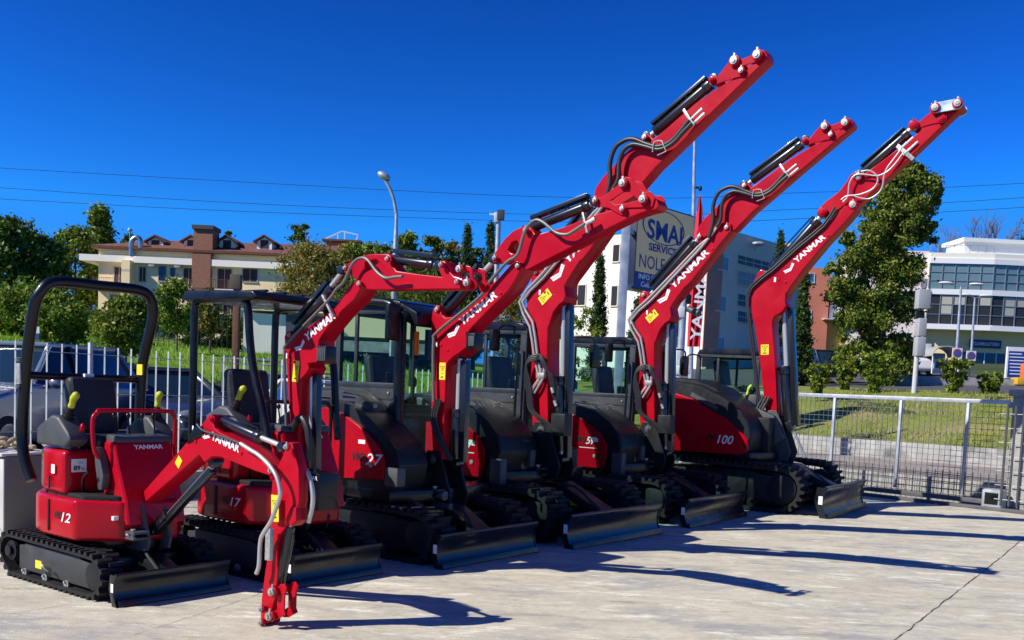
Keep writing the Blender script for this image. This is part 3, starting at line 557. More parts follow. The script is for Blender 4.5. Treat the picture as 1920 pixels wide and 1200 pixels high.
def concrete_extra(m):
    n = m.node_tree; b = n.nodes['Principled BSDF']; src = b.inputs['Base Color'].links[0].from_socket; tc = [q for q in n.nodes if q.type == 'TEX_COORD'][0]
    def mul(src, sc, det, lo, hi, a, c, st=None, ro=.7):
        v = tc.outputs['Object']
        if st: mp = n.nodes.new('ShaderNodeMapping'); mp.inputs['Scale'].default_value = st[:3]; mp.inputs['Rotation'].default_value = (0, 0, st[3]); n.links.new(v, mp.inputs[0]); v = mp.outputs[0]
        z = n.nodes.new('ShaderNodeTexNoise'); z.inputs['Scale'].default_value = sc; z.inputs['Detail'].default_value = det; z.inputs['Roughness'].default_value = ro; n.links.new(v, z.inputs['Vector'])
        r = n.nodes.new('ShaderNodeMapRange'); r.inputs[1].default_value = lo; r.inputs[2].default_value = hi; r.inputs[3].default_value = a; r.inputs[4].default_value = c; n.links.new(z.outputs[0], r.inputs[0])
        x = n.nodes.new('ShaderNodeMix'); x.data_type = 'RGBA'; x.blend_type = 'MULTIPLY'; x.inputs[0].default_value = 1; n.links.new(src, x.inputs[6]); n.links.new(r.outputs[0], x.inputs[7]); return x.outputs[2]
    def tint(src, sc, det, lo, hi, col, amt, st=None, ro=.75):
        v = tc.outputs['Object']
        if st: mp = n.nodes.new('ShaderNodeMapping'); mp.inputs['Scale'].default_value = st[:3]; mp.inputs['Rotation'].default_value = (0, 0, st[3]); mp.inputs['Location'].default_value = (sc, sc*2, 0); n.links.new(v, mp.inputs[0]); v = mp.outputs[0]
        z = n.nodes.new('ShaderNodeTexNoise'); z.inputs['Scale'].default_value = sc; z.inputs['Detail'].default_value = det; z.inputs['Roughness'].default_value = ro; n.links.new(v, z.inputs['Vector'])
        r = n.nodes.new('ShaderNodeMapRange'); r.inputs[1].default_value = lo; r.inputs[2].default_value = hi; r.inputs[3].default_value = 0; r.inputs[4].default_value = amt; n.links.new(z.outputs[0], r.inputs[0])
        x = n.nodes.new('ShaderNodeMix'); x.data_type = 'RGBA'; n.links.new(r.outputs[0], x.inputs[0]); n.links.new(src, x.inputs[6]); x.inputs[7].default_value = (*col, 1); return x.outputs[2]
    o = mul(src, 9, 12, .36, .64, .86, 1.12, None, .8)
    o = tint(o, 1.1, 12, .51, .61, (.30, .30, .31), .75, (.7, 1.7, 1, R(12)), .78)
    o = tint(o, 3.1, 12, .545, .62, (.24, .24, .22), .7, (.6, 1.9, 1, R(6)), .8)
    o = tint(o, 2.0, 12, .54, .61, (.80, .78, .66), .8, (.7, 2.2, 1, R(18)), .8)
    o = tint(o, 1.3, 6, .655, .72, (.50, .30, .16), .7, (1, 1.5, 1, R(40)))
    o = tint(o, 16, 3, .70, .715, (.10, .10, .09), .8)
    n.links.new(o, b.inputs['Base Color'])
concrete_extra(CONC)
ASPH = noise_mat('asphalt', (.07, .07, .072), (.10, .10, .10), 3, .9, .3, 60)
GRS1 = noise_mat('lawn_green', (.16, .30, .012), (.10, .20, .010), 1.3, .9, .9, 9, c3=(.24, .28, .05), s3=.3)
GRS2 = noise_mat('dry_grass', (.22, .25, .04), (.12, .16, .025), 2.2, .9, 1.0, 9, c3=(.34, .27, .14), s3=.55)
ROADM = noise_mat('worn_pavement', (.34, .31, .28), (.24, .21, .19), 2, .9, .3, 50, c3=(.26, .18, .15), s3=.5)
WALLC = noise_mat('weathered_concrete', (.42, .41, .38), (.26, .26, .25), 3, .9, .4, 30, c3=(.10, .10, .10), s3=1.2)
SOIL = noise_mat('hill_ground', (.05, .075, .02), (.03, .05, .015), .2, .95, .5, 2)

def edge(ang):
    d = Vector((math.sin(ang), math.cos(ang), 0)); best = (1e9, 'A')
    for P, dr, n_, tagc in ((FA, fd, fn, 'A'), (FC, gd, gn, 'B')):
        den = d.dot(n_)
        if den > 1e-4:
            t = P.dot(n_)/den
            if 0 < t < best[0]: best = (t, tagc, den)
    return d, best
PA = [(0, 0), (.15, .0), (.16, .35), (7.0, .38), (7.2, .50), (9, .85), (13, 2.05), (20, 2.7), (45, 4.1), (80, 6.2), (150, 8), (700, 22)]
PB = [(0, 0), (.9, 0), (.92, .38), (5.5, .42), (5.6, .45), (5.62, .80), (8.5, 1.35), (13, 2.15), (17, 2.3), (30, 3.1), (70, 5.8), (150, 8), (700, 22)]
def interp(P, d):
    for (a, b), (c, e) in zip(P, P[1:]):
        if d <= c: return b+(e-b)*(d-a)/(c-a)
    return P[-1][1]
def gz(x, y):
    dA = (Vector((x, y, 0))-FA).dot(fn); dB = (Vector((x, y, 0))-FC).dot(gn)
    if dA <= 0 and dB <= 0: return 0
    return interp(PA, dA) if dA > dB*.9 else interp(PB, dB)
def fan(name, m, a0, a1, dists, P, tagc, dz=0.0, step=.4, rough=0.0):
    mb = MB(); rows = []
    n = int((a1-a0)/step)+1
    for i in range(n+1):
        ang = R(a0+(a1-a0)*i/n); d, (t, tg, den) = edge(ang)
        if tg != tagc: t = None
        row = []
        if t is None: rows.append(None); continue
        for q in dists:
            r_ = t+q/den; p = d*r_; z = interp(P, q)+dz
            if rough and 0 < q: z += rough*noise.noise(Vector((p.x*.5, p.y*.5, 3)))*min(1, q)
            row.append((p.x, p.y, z))
        rows.append(row)
    for a, b in zip(rows, rows[1:]):
        if not a or not b: continue
        for j in range(len(a)-1): mb.quad(a[j], b[j], b[j+1], a[j+1])
    if mb.v: return struct(mb.build(name, m, smooth=60))
def sub(a, b, n): return [a+(b-a)*i/n for i in range(n+1)]
A0, A1 = -62, 62
fan('ground', SOIL, A0, A1, [-.02]+[0, .15, .16]+sub(.5, 7, 3)+[9, 13, 20, 45, 80, 150, 700], PA, 'A', -.03)
fan('ground', SOIL, A0, A1, [-.02, 0, .9, .92, 5.5, 5.62, 8.5, 13, 17, 30, 70, 150, 700], PB, 'B', -.03)
fan('parking_lot', ASPH, A0, A1, [.17, 3, 7.0], PA, 'A')
fan('lawn', GRS1, A0, A1, [7.0, 7.2, 9, 11, 13, 16, 20, 28, 36, 45], PA, 'A', .004, .5, .08)
fan('pavement', ROADM, A0, A1, [.93, 3, 5.5], PB, 'B')
fan('grass_slope', GRS2, A0, A1, [5.62]+sub(6.2, 13, 8)+[15, 17], PB, 'B', .004, .25, .10)
fan('car_park', ASPH, A0, A1, [17, 24, 30, 40], PB, 'B', .004)
# the concrete yard, one slab up to the fence and the gate
q0 = FC+fd*0.12*0
yp = [(-40, -30), (60, -30), (FC+gd*60)[:2], FC[:2], (FA-fd*40)[:2]]
yb = MB(); yb.add([(p[0], p[1], 0) for p in yp], [tuple(range(len(yp)))])
struct(yb.build('yard', CONC, smooth=0))
# slab joints and the crack crossing the right corner
JM = mat('joint_dirt', (.06, .055, .05), .95)
def crack(pts, wd_, name='crack'):
    mb = MB(); P = []
    rnd = random.Random(len(pts)+3)
    for a, b in zip(pts, pts[1:]):
        for i in range(24):
            q = Vector(a).lerp(Vector(b), i/24); P.append(q+Vector((rnd.uniform(-1, 1), rnd.uniform(-1, 1), 0))*wd_*.9)
    P.append(Vector(pts[-1]))
    for a, b in zip(P, P[1:]):
        d = (b-a).normalized(); n_ = Vector((-d.y, d.x, 0))*wd_*rnd.uniform(.2, .6); mb.quad(a-n_, a+n_, b+n_, b-n_)
    o = mb.build(name, JM, smooth=0); o.location.z = .004; return struct(o)
crack([onz(1660, 1215), onz(1755, 1140), onz(1840, 1075), onz(1925, 1005)], .009)
crack([onz(0, 1155), onz(120, 1135), onz(330, 1140)], .004); crack([onz(240, 1195), onz(470, 1120), onz(560, 1080)], .004)
crack([onz(620, 1120), onz(760, 1060)], .004)

# low walls
def lowwall(name, label, n_, P0, dr, t0, t1, off, w_, z0, z1):
    mb = MB(); a = P0+dr*t0+n_*off; b = P0+dr*t1+n_*off
    mb.bar((a.x, a.y, (z0+z1)/2), (b.x, b.y, (z0+z1)/2), w_, z1-z0); o = mb.build(name, WALLC, bevel=.01); return tag(o, label, 'wall')
lowwall('low_wall', 'low grey concrete wall directly behind the sliding gate, streaked with shadow', gn, FC, gd, .3, 24, .84, .16, -.05, .40)
lowwall('kerb_wall', 'pale whitewashed low wall along the foot of the dry grass slope', gn, FC, gd, 1.5, 30, 5.56, .18, .3, .84)
lowwall('plinth_wall', 'low concrete plinth under the palisade fence on the left', fn, FA, fd, -14, 14.8, .08, .16, -.05, .36)

def on_line(P, dr, u, off=None):
    "distance along a ground line at which it is seen in column u (at eye height)"
    d = _F + _R*(u-960)/CAM_F; d.z = 0
    M2 = Matrix(((dr.x, -d.x), (dr.y, -d.y))); s = M2.inverted() @ Vector((-P.x, -P.y)); return s.x

# ------------------------------------------------------------------ palisade fence on the left
t_p1, t_p2 = on_line(FA, fd, 168), on_line(FA, fd, 507); pitch = t_p2-t_p1
fence = thing('palisade_fence', 'pale grey vertical bar fence running behind the machines on the left', 'fence', FA)
def fpt(t, z, off=.0): return fd*t+fn*off+Vector((0, 0, z))
rl = MB()
k0, k1 = -3, 4
for z in (.55, .95, 1.40, 1.88): rl.bar(fpt(t_p1+pitch*k0, z), fpt(min(t_p1+pitch*k1, 14.8), z), .006, .008)
rl.build('cross_wire', FENCEM, fence)
for k in range(k0, k1+1):
    t = t_p1+pitch*k
    if t > 14.7: break
    MB().bar(fpt(t, .3, .01), fpt(t, 2.02, .01), .045, .045, fd).build('post', FENCEM, fence, bevel=.006)
    for i in range(1, 16):
        tt = t+pitch*i/16
        if tt > 14.7: break
        MB().bar(fpt(tt, .40), fpt(tt, 1.98), .026, .006, fd).build('bar', FENCEM, fence)
# ------------------------------------------------------------------ sliding gate on the right
GZ = 1.84
gt = thing('sliding_gate', 'galvanised sliding gate of square wire mesh on a steel ground rail', 'gate', FC)
def gpt(t, z, off=0.0): return gd*t+gn*off+Vector((0, 0, z))
tg = [on_line(FC, gd, u) for u in (1430, 1558, 1682, 1808, 1885)]
gl, gr = tg[0]-1.2, tg[4]
MB().bar(gpt(gl, GZ), gpt(gr, GZ), .06, .07).build('top_rail', GALV, gt, bevel=.005)
MB().bar(gpt(gl, .12), gpt(gr, .12), .06, .08).build('bottom_rail', mat('dark_rail', (.09, .09, .09), .6, var=.3), gt, bevel=.005)
for t in tg[:4]: MB().bar(gpt(t, .2), gpt(t, GZ-.035), .06, .05, gd).build('upright', GALV, gt, bevel=.005)
WIRE = mat('gate_wire', (.17, .18, .17), .5, metal=.4)
ms = MB(); z = .26
while z < GZ-.05: ms.bar(gpt(gl, z), gpt(gr, z), .005, .008); z += .10
t = gl
while t < gr: ms.bar(gpt(t, .2), gpt(t, GZ-.03), .014, .004, gd); t += .10
ms.build('mesh', WIRE, gt)
ms = MB(); t = gl  # added dark bars stand for the wires plus their shadow on the wall behind
while t < gr: ms.bar(gpt(t, .14, .01), gpt(t, .60, .01), .022, .006, gd); t += .132
for z in (.26, .392, .524): ms.bar(gpt(gl, z, .01), gpt(gr, z, .01), .006, .014)
ms.build('lower_grille', mat('dark_grille', (.03, .032, .034), .6), gt)
struct(MB().bar(FC+gpt(gl-.5, .03, -.25), FC+gpt(gr+4, .03, -.25), .12, .06).build('ground_rail', mat('dark_rail', (.09, .09, .09), .6, var=.3), bevel=.006))
op = thing('gate_motor', 'rounded grey gate motor box on the ground in front of the sliding gate', 'gate motor', onz(1862, 956))
oM = Matrix.Rotation(math.atan2(gd.y, gd.x), 4, 'Z')
MB().box(-.17, .17, -.12, .12, 0, .36, oM).build('casing', GALV, op, bevel=.05, seg=3)
MB().box(-.11, .11, -.128, -.12, .10, .30, oM).build('cover', BLK, op, bevel=.01)
tp = on_line(FC, gd, 1903); gp = thing('gate_pillar', 'concrete pillar fronted by dark guide bars at the right edge of the gate', 'pillar', FC+gd*tp+gn*.35)
MB().box(-.16, .55, -.22, .22, 0, 1.95, oM).build('pillar_body', WALLC, gp, bevel=.01)
MB().box(-.22, .62, -.27, .27, 1.95, 2.06, oM).build('coping', WALLC, gp, bevel=.01)
for i in range(5): MB().box(-.10+.13*i, -.07+.13*i, -.62, -.59, .1, 1.78, oM).build('guide_bar', mat('dark_steel', (.05, .055, .06), .5), gp)
for i in range(7): MB().box(-.2, .6, -.60, -.585, .2+.24*i, .212+.24*i, oM).build('guide_wire', FENCEM, gp)
MB().bar((-.25*gd.x*0-.3*gd.x, -.3*gd.y, 1.80), (.7*gd.x, .7*gd.y, 1.80), .10, .10).build('lintel', GALV, gp, bevel=.005)

# ------------------------------------------------------------------ facades seen in directions (u, v)
class Wall:
    "a vertical wall plane through P with horizontal bearing (degrees from +y), z measured in metres"
    def __init__(s, P, bearing):
        s.P = Vector(P); s.P.z = 0; b = R(bearing); s.U = Vector((math.sin(b), math.cos(b), 0)); s.N = Vector((s.U.y, -s.U.x, 0))
        if s.N.dot(-s.P) < 0: s.N = -s.N        # faces the camera side
    def hit(s, u, v):
        d = _F + _R*(u-960)/CAM_F - _U*(v-CAM_CY)/CAM_F; o = Vector((0, 0, CAM_H)); t = (s.P-o).dot(s.N)/d.dot(s.N); q = o+d*t
        return (q-s.P).dot(s.U), q.z
    def rect(s, u0, v0, u1, v1):
        a, zt = s.hit(u0, v0); b, zb = s.hit(u1, v1); return min(a, b), max(a, b), min(zb, zt), max(zb, zt)
    def pt(s, t, z, off=0): return s.P+s.U*t+s.N*off+Vector((0, 0, z))
    def box(s, mb, t0, t1, z0, z1, o0, o1):
        p = [s.pt(t, z, o) for t in (t0, t1) for o in (o0, o1) for z in (z0, z1)]
        return mb.add(p, [(0, 1, 3, 2), (4, 6, 7, 5), (0, 4, 5, 1), (2, 3, 7, 6), (0, 2, 6, 4), (1, 5, 7, 3)])
    def px(s, name, m, root, r, o0, o1, bevel=0):
        t0, t1, z0, z1 = s.rect(*r); mb = MB(); s.box(mb, t0, t1, z0, z1, o0, o1); return mb.build(name, m, root, bevel=bevel)
    def window(s, root, r, frame, pane, fw=.07, nx=1, nz=1, name='window'):
        t0, t1, z0, z1 = s.rect(*r); mb = MB()
        s.box(mb, t0-fw, t1+fw, z1, z1+fw, -.02, .06); s.box(mb, t0-fw, t1+fw, z0-fw, z0, -.02, .10)
        s.box(mb, t0-fw, t0, z0, z1, -.02, .055); s.box(mb, t1, t1+fw, z0, z1, -.02, .055)
        for i in range(1, nx): q = t0+(t1-t0)*i/nx; s.box(mb, q-fw*.35, q+fw*.35, z0, z1, -.02, .045)
        for i in range(1, nz): q = z0+(z1-z0)*i/nz; s.box(mb, t0, t1, q-fw*.35, q+fw*.35, -.02, .045)
        f = mb.build(name, frame, root); p = MB(); s.box(p, t0, t1, z0, z1, -.01, .015); p.build('pane', pane, f, smooth=0); return f
def empty_at(name, label, cat, P, group=None): return thing(name, label, cat, P, 0, group)
def reparent(root):
    "parts were laid out in world space: hang them from the root at its base"
    for c in root.children:
        c.matrix_parent_inverse = root.matrix_basis.inverted() if False else Matrix.Translation(-root.location)
CREAM = mat('cream_plaster', (.97, .76, .42), .85, var=.06, vscale=.4, bump=.2, bscale=6)
WHITEP = mat('white_plaster', (.74, .72, .66), .85, var=.10, vscale=.25, bump=.2, bscale=6)
PINKP = mat('salmon_plaster', (.60, .26, .17), .85, var=.15, vscale=.6, bump=.2, bscale=6)
REDP = mat('brick_red_plaster', (.66, .22, .13), .85, var=.1, vscale=.3)
OCHRE = mat('ochre_plaster', (.72, .38, .08), .85, var=.06, vscale=.5)
GREYP = mat('grey_plaster', (.74, .62, .48), .85, var=.12, vscale=.25)
SHUT = mat('brown_shutter', (.075, .03, .022), .7, var=.1)
TILE = mat('clay_tile', (.14, .055, .035), .85, var=.35, vscale=2.5, bump=.8, bscale=8)
DWIN = mat('dark_pane', (.012, .016, .022), .06, spec=.8)
BWIN = mat('tinted_pane', (.16, .24, .25), .08, spec=.6)
BWIN2 = mat('dark_tinted_pane', (.035, .035, .032), .15, spec=.25)
BLIND = mat('window_blind', (.45, .43, .36), .7)
def brick_mat():
    m = mat('brickwork', (.35, .14, .08), .85); n = m.node_tree; b = n.nodes['Principled BSDF']
    t = n.nodes.new('ShaderNodeTexBrick'); t.inputs['Color1'].default_value = (.36, .14, .08, 1); t.inputs['Color2'].default_value = (.26, .10, .06, 1); t.inputs['Mortar'].default_value = (.22, .14, .11, 1)
    t.inputs['Scale'].default_value = 3; tc = n.nodes.new('ShaderNodeTexCoord'); mp = n.nodes.new('ShaderNodeMapping'); mp.inputs['Rotation'].default_value = (R(90), 0, 0)
    n.links.new(tc.outputs['Object'], mp.inputs[0]); n.links.new(mp.outputs[0], t.inputs[0]); n.links.new(t.outputs[0], b.inputs['Base Color']); return m
BRICK = brick_mat()

# ---- cream house with flat eaves, far left
H = Wall(at(185, 560, 95), 90); hb = empty_at('cream_house', 'cream two storey house with brick chimney, brown shutters and dormer windows behind the bushes', 'house', at(400, 560, 95)*Vector((1, 1, 0))+Vector((0, 0, 5.5)) if False else Vector((at(400, 560, 95).x, 95, 5.5)))
def part(o): o.matrix_parent_inverse = Matrix.Translation(-Vector(o.parent.location)); return o
def hp(nm, m, r, o0, o1, bevel=0, root=hb, W=H): return part(W.px(nm, m, root, r, o0, o1, bevel))
t0, t1, z0, z1 = H.rect(185, 490, 700, 610)
mb = MB(); H.box(mb, t0, t1, 3.0, H.hit(185, 466)[1], -12, 0); part(mb.build('wall', CREAM, hb))
mb = MB(); za = H.hit(153, 489)[1]; zb_ = H.hit(153, 477)[1]; H.box(mb, H.hit(153, 480)[0], t1+1, za, zb_, -10, .55); part(mb.build('flat_eave', mat('eave_white', (.94, .88, .74), .8), hb))
zr = H.hit(185, 466)[1]; rt = H.hit(185, 440)[1]
part(MB().add([H.pt(t0-.5, zr, .6), H.pt(t1+1, zr, .6), H.pt(t1+1, rt+.6, -6), H.pt(t0+4, rt+.3, -6), H.pt(t0-.5, zr+.25, .6), H.pt(t1+1, zr+.25, .6), H.pt(t1+1, rt+.85, -6), H.pt(t0+4, rt+.55, -6), H.pt(t1+1, zr, -12.6), H.pt(t0-.5, zr, -12.6)], [(0, 1, 5, 4), (4, 5, 6, 7), (0, 4, 7, 9), (1, 8, 6, 5), (7, 6, 8, 9), (0, 9, 8, 1)]).build('roof', TILE, hb))
for u in (283, 351, 419, 490):
    a, zc = H.hit(u, 452); w_, zt = .72, H.hit(u, 441)[1]; zb = H.hit(u, 464)[1]; zm = zb+(zt-zb)*.62
    d = MB().add([H.pt(a-w_, zb, -1.2), H.pt(a+w_, zb, -1.2), H.pt(a+w_, zm, -1.2), H.pt(a, zt, -1.2), H.pt(a-w_, zm, -1.2), H.pt(a-w_, zb, -5), H.pt(a+w_, zb, -5), H.pt(a+w_, zm, -5), H.pt(a, zt, -5), H.pt(a-w_, zm, -5)],
        [(0, 1, 2, 3, 4), (9, 8, 7, 6, 5), (0, 5, 6, 1), (1, 6, 7, 2), (2, 7, 8, 3), (3, 8, 9, 4), (4, 9, 5, 0)]).build('dormer', mat('eave_white', (.94, .88, .74), .8), hb); part(d)
    rr_ = MB(); 
    for s in (-1, 1):
        rr_.add([H.pt(a, zt+.10, -.9), H.pt(a+s*(w_+.35), zm-.12, -.9), H.pt(a+s*(w_+.35), zm-.12, -6.5), H.pt(a, zt+.10, -6.5), H.pt(a, zt+.24, -.9), H.pt(a+s*(w_+.35), zm+.02, -.9), H.pt(a+s*(w_+.35), zm+.02, -6.5), H.pt(a, zt+.24, -6.5)], [(0, 1, 5, 4), (4, 5, 6, 7), (2, 3, 7, 6), (0, 3, 2, 1), (1, 2, 6, 5)])
    part(rr_.build('dormer_roof', TILE, hb)); mb = MB(); H.box(mb, a-.38, a+.38, zb+.1, zm+.15, -1.22, -1.16); part(mb.build('window', SHUT, hb))
hp('chimney', BRICK, (366, 430, 401, 480), -1.6, .5); hp('chimney_cap', mat('slate', (.06, .055, .05), .7), (364, 423, 404, 432), -1.8, .7); hp('chimney_base', BRICK, (364, 477, 397, 560), 0, .60)
hp('corner_pier', CREAM, (237, 490, 251, 600), 0, 1.2)
for r, m in (((215, 501, 232, 538), SHUT), ((262, 501, 273, 528), SHUT), ((298, 499, 311, 527), DWIN), ((320, 502, 328, 520), DWIN), ((345, 503, 363, 542), SHUT), ((409, 504, 433, 543), SHUT), ((456, 504, 482, 529), SHUT), ((560, 508, 585, 545), SHUT), ((208, 553, 232, 577), DWIN), ((268, 556, 280, 590), SHUT), ((420, 560, 446, 590), SHUT)):
    part(H.window(hb, r, mat('stone_trim', (.5, .44, .33), .8), m, .08, 2 if m is SHUT else 1))
hp('balcony', mat('eave_white', (.94, .88, .74), .8), (395, 543, 450, 547), 0, 1.2); hp('balcony', mat('eave_white', (.94, .88, .74), .8), (180, 540, 250, 544), 0, 1.2)
for (ua, ub, va, vb) in ((395, 450, 526, 543), (180, 236, 522, 540)):
    mb = MB(); a, zt = H.hit(ua, va); b, _ = H.hit(ub, va); zb = zt-.9
    n_ = int((b-a)/.16); H.box(mb, a, b, zt, zt+.04, 1.1, 1.14)
    for i in range(n_+1): q = a+(b-a)*i/n_; H.box(mb, q-.01, q+.01, zb, zt, 1.1, 1.13)
    part(mb.build('balcony_railing', mat('brown_iron', (.12, .07, .04), .6), hb))
for r in ((282, 492, 293, 501), (330, 494, 341, 503), (393, 493, 405, 503)): hp('air_conditioner', mat('ac_beige', (.5, .47, .40), .6), r, 0, .5, .03)
a, z = H.hit(249, 470); mb = MB().tube([H.pt(a, z-.5, .4), H.pt(a, z+.6, .4), H.pt(a+.2, z+1.05, .4), H.pt(a+.55, z+1.2, .4), H.pt(a+.85, z+.95, .4), H.pt(a+.9, z+.2, .4)], .24, 14, 5); part(mb.build('flue_duct', mat('duct_steel', (.45, .47, .48), .3, metal=.9), hb))
a, z = H.hit(246, 440); mb = MB().cyl(H.pt(a, z-1, .3), H.pt(a, z+.6, .3), .04, 6).cyl(H.pt(a, z+.4, .3), H.pt(a+.1, z+.5, .5), .22, 14, .05); part(mb.build('roof_aerial', mat('aerial', (.3, .45, .42), .5), hb))
# annex with light roof frame further right
H2 = Wall(at(640, 470, 110), 90); hc = empty_at('rooftop_house', 'dark roofed house with thin white roof frame above the reddish tree', 'house', Vector((at(645, 470, 110).x, 110, 7)))
hp('wall', REDP, (612, 452, 672, 520), -8, 0, root=hc, W=H2); hp('roof', TILE, (606, 449, 678, 456), -9, .8, root=hc, W=H2)
fm = MB()
for (p, q) in (((607, 450), (642, 434)), ((642, 434), (672, 441)), ((634, 438), (634, 453)), ((647, 437), (647, 453)), ((672, 441), (668, 452)), ((607, 450), (634, 450))):
    a, z = H2.hit(*p); b, z2 = H2.hit(*q); fm.bar(H2.pt(a, z, .2), H2.pt(b, z2, .2), .12, .12)
part(fm.build('roof_frame', WHP, hc))

# ---- low pale building behind the cab windows
B2 = Wall(at(457, 640, 46), 86); lb = empty_at('low_building', 'low pale building with dark door behind the canopy machine', 'building', Vector((at(620, 640, 46).x, 47, 2.5)))
hp('wall', WHITEP, (457, 586, 540, 665), -8, 0, root=lb, W=B2); hp('wall', CREAM, (538, 578, 860, 640), -9, -.3, root=lb, W=B2)
hp('dark_door', mat('slate_door', (.05, .06, .075), .6), (537, 590, 602, 660), 0, .08, root=lb, W=B2)
hp('roof_edge', GREYP, (454, 581, 606, 587), -8.2, .25, root=lb, W=B2)
hp('base_wall', WALLC, (602, 636, 860, 668), -.28, .12, root=lb, W=B2)

# ---- white and grey block in the centre
Cc = at(1326, 640, 70); WL = Wall(Cc, -46.5); WR = Wall(Cc, 43.5); wb = empty_at('office_block', 'large white and grey office block behind the billboard, with salmon corner strip', 'building', Vector((Cc.x, Cc.y, 4)))
zt = WL.hit(1326, 432)[1]
def blk(root, Wx, t0, t1, z0, z1, o0, o1, m, nm, bevel=0): mb = MB(); Wx.box(mb, t0, t1, z0, z1, o0, o1); return part(mb.build(nm, m, root, bevel=bevel))
Ll = abs(WL.hit(1000, 560)[0]); sgn = 1 if WL.hit(1100, 560)[0] > 0 else -1
blk(wb, WL, 0, Ll, 2, zt, -.3, 0, WHITEP, 'side_wall'); rl_ = WR.hit(1500, 560)[0]
blk(wb, WR, 0, rl_, 2, zt, -.3, 0, GREYP, 'front_wall'); 
mb = MB().add([WL.pt(0, zt, 0), WL.pt(Ll, zt, 0), WL.pt(Ll, zt, 0)+WR.U*rl_, WR.pt(rl_, zt, 0), WL.pt(0, zt+.3, 0), WL.pt(Ll, zt+.3, 0), WL.pt(Ll, zt+.3, 0)+WR.U*rl_, WR.pt(rl_, zt+.3, 0)], [(0, 1, 2, 3), (4, 7, 6, 5), (0, 4, 5, 1), (1, 5, 6, 2), (2, 6, 7, 3), (3, 7, 4, 0)]); part(mb.build('roof', GREYP, wb))
part(WR.px('corner_strip', PINKP, wb, (1327, 470, 1343, 690), 0, .06)); 
for r in ((1151, 460, 1161, 490), (1148, 537, 1157, 573), (1208, 470, 1216, 500), (1250, 480, 1258, 510)): part(WL.window(wb, r, GREYP, BWIN2, .08))
part(WL.window(wb, (1070, 536, 1097, 572), GREYP, BWIN2, .08, 2)); part(WL.window(wb, (1072, 462, 1096, 496), GREYP, BWIN2, .08, 2))
for r in ((1347, 480, 1364, 508), (1342, 554, 1359, 584), (1340, 632, 1356, 655)): part(WR.window(wb, r, WHITEP, BWIN, .08, 1))
for r in ((1332, 545, 1336, 565), (1331, 615, 1335, 640)): part(WR.window(wb, r, PINKP, BWIN2, .05, 1))
for v0, v1, h_ in ((478, 508, 4), (508, 545, 3), (551, 583, 3), (583, 612, 3)): part(WR.window(wb, (1383, v0, 1440, v1), GREYP, BWIN2 if v0 != 508 else mat('amber_pane', (.20, .13, .06), .15, spec=.8), .07, 4, 2))
a, z = WR.hit(1408, 462); mb = MB().cyl(WR.pt(a, z-.4, .3), WR.pt(a, z, .5), .05).ell(WR.pt(a, z+.15, .6), (.5, .3, .18)); part(mb.build('floodlight', GALV, wb))

# ---- red and ochre building
Rr = at(1497, 640, 102); RW = Wall(Rr, 90); rb = empty_at('red_building', 'brick red building with small blue windows and an ochre ground floor, left of big tree', 'building', Vector((Rr.x, Rr.y, 4)))
part(RW.px('wall', REDP, rb, (1490, 500, 1545, 700), -6, 0)); part(RW.px('glass_bay', BWIN2, rb, (1543, 535, 1566, 600), -5, -.5)); part(RW.px('upper_floor', WHITEP, rb, (1561, 535, 1640, 605), -6, -.4)); part(RW.px('awning', WHITEP, rb, (1541, 598, 1600, 602), -1, .9))
part(RW.px('ground_floor', OCHRE, rb, (1543, 602, 1620, 700), -6, -.6)); part(RW.px('blue_plinth', mat('blue_paint', (.03, .06, .16), .6), rb, (1543, 660, 1600, 700), -.6, -.2))
for r in ((1516, 513, 1526, 530), (1511, 582, 1520, 598)): part(RW.window(rb, r, WHITEP, mat('blue_pane', (.05, .16, .32), .1, spec=.8), .06))
part(RW.px('shutter_door', mat('pale_blue', (.35, .40, .48), .6), rb, (1507, 650, 1520, 680), 0, .05))
part(RW.px('parapet', CREAM, rb, (1453, 452, 1492, 480), -6, -1))
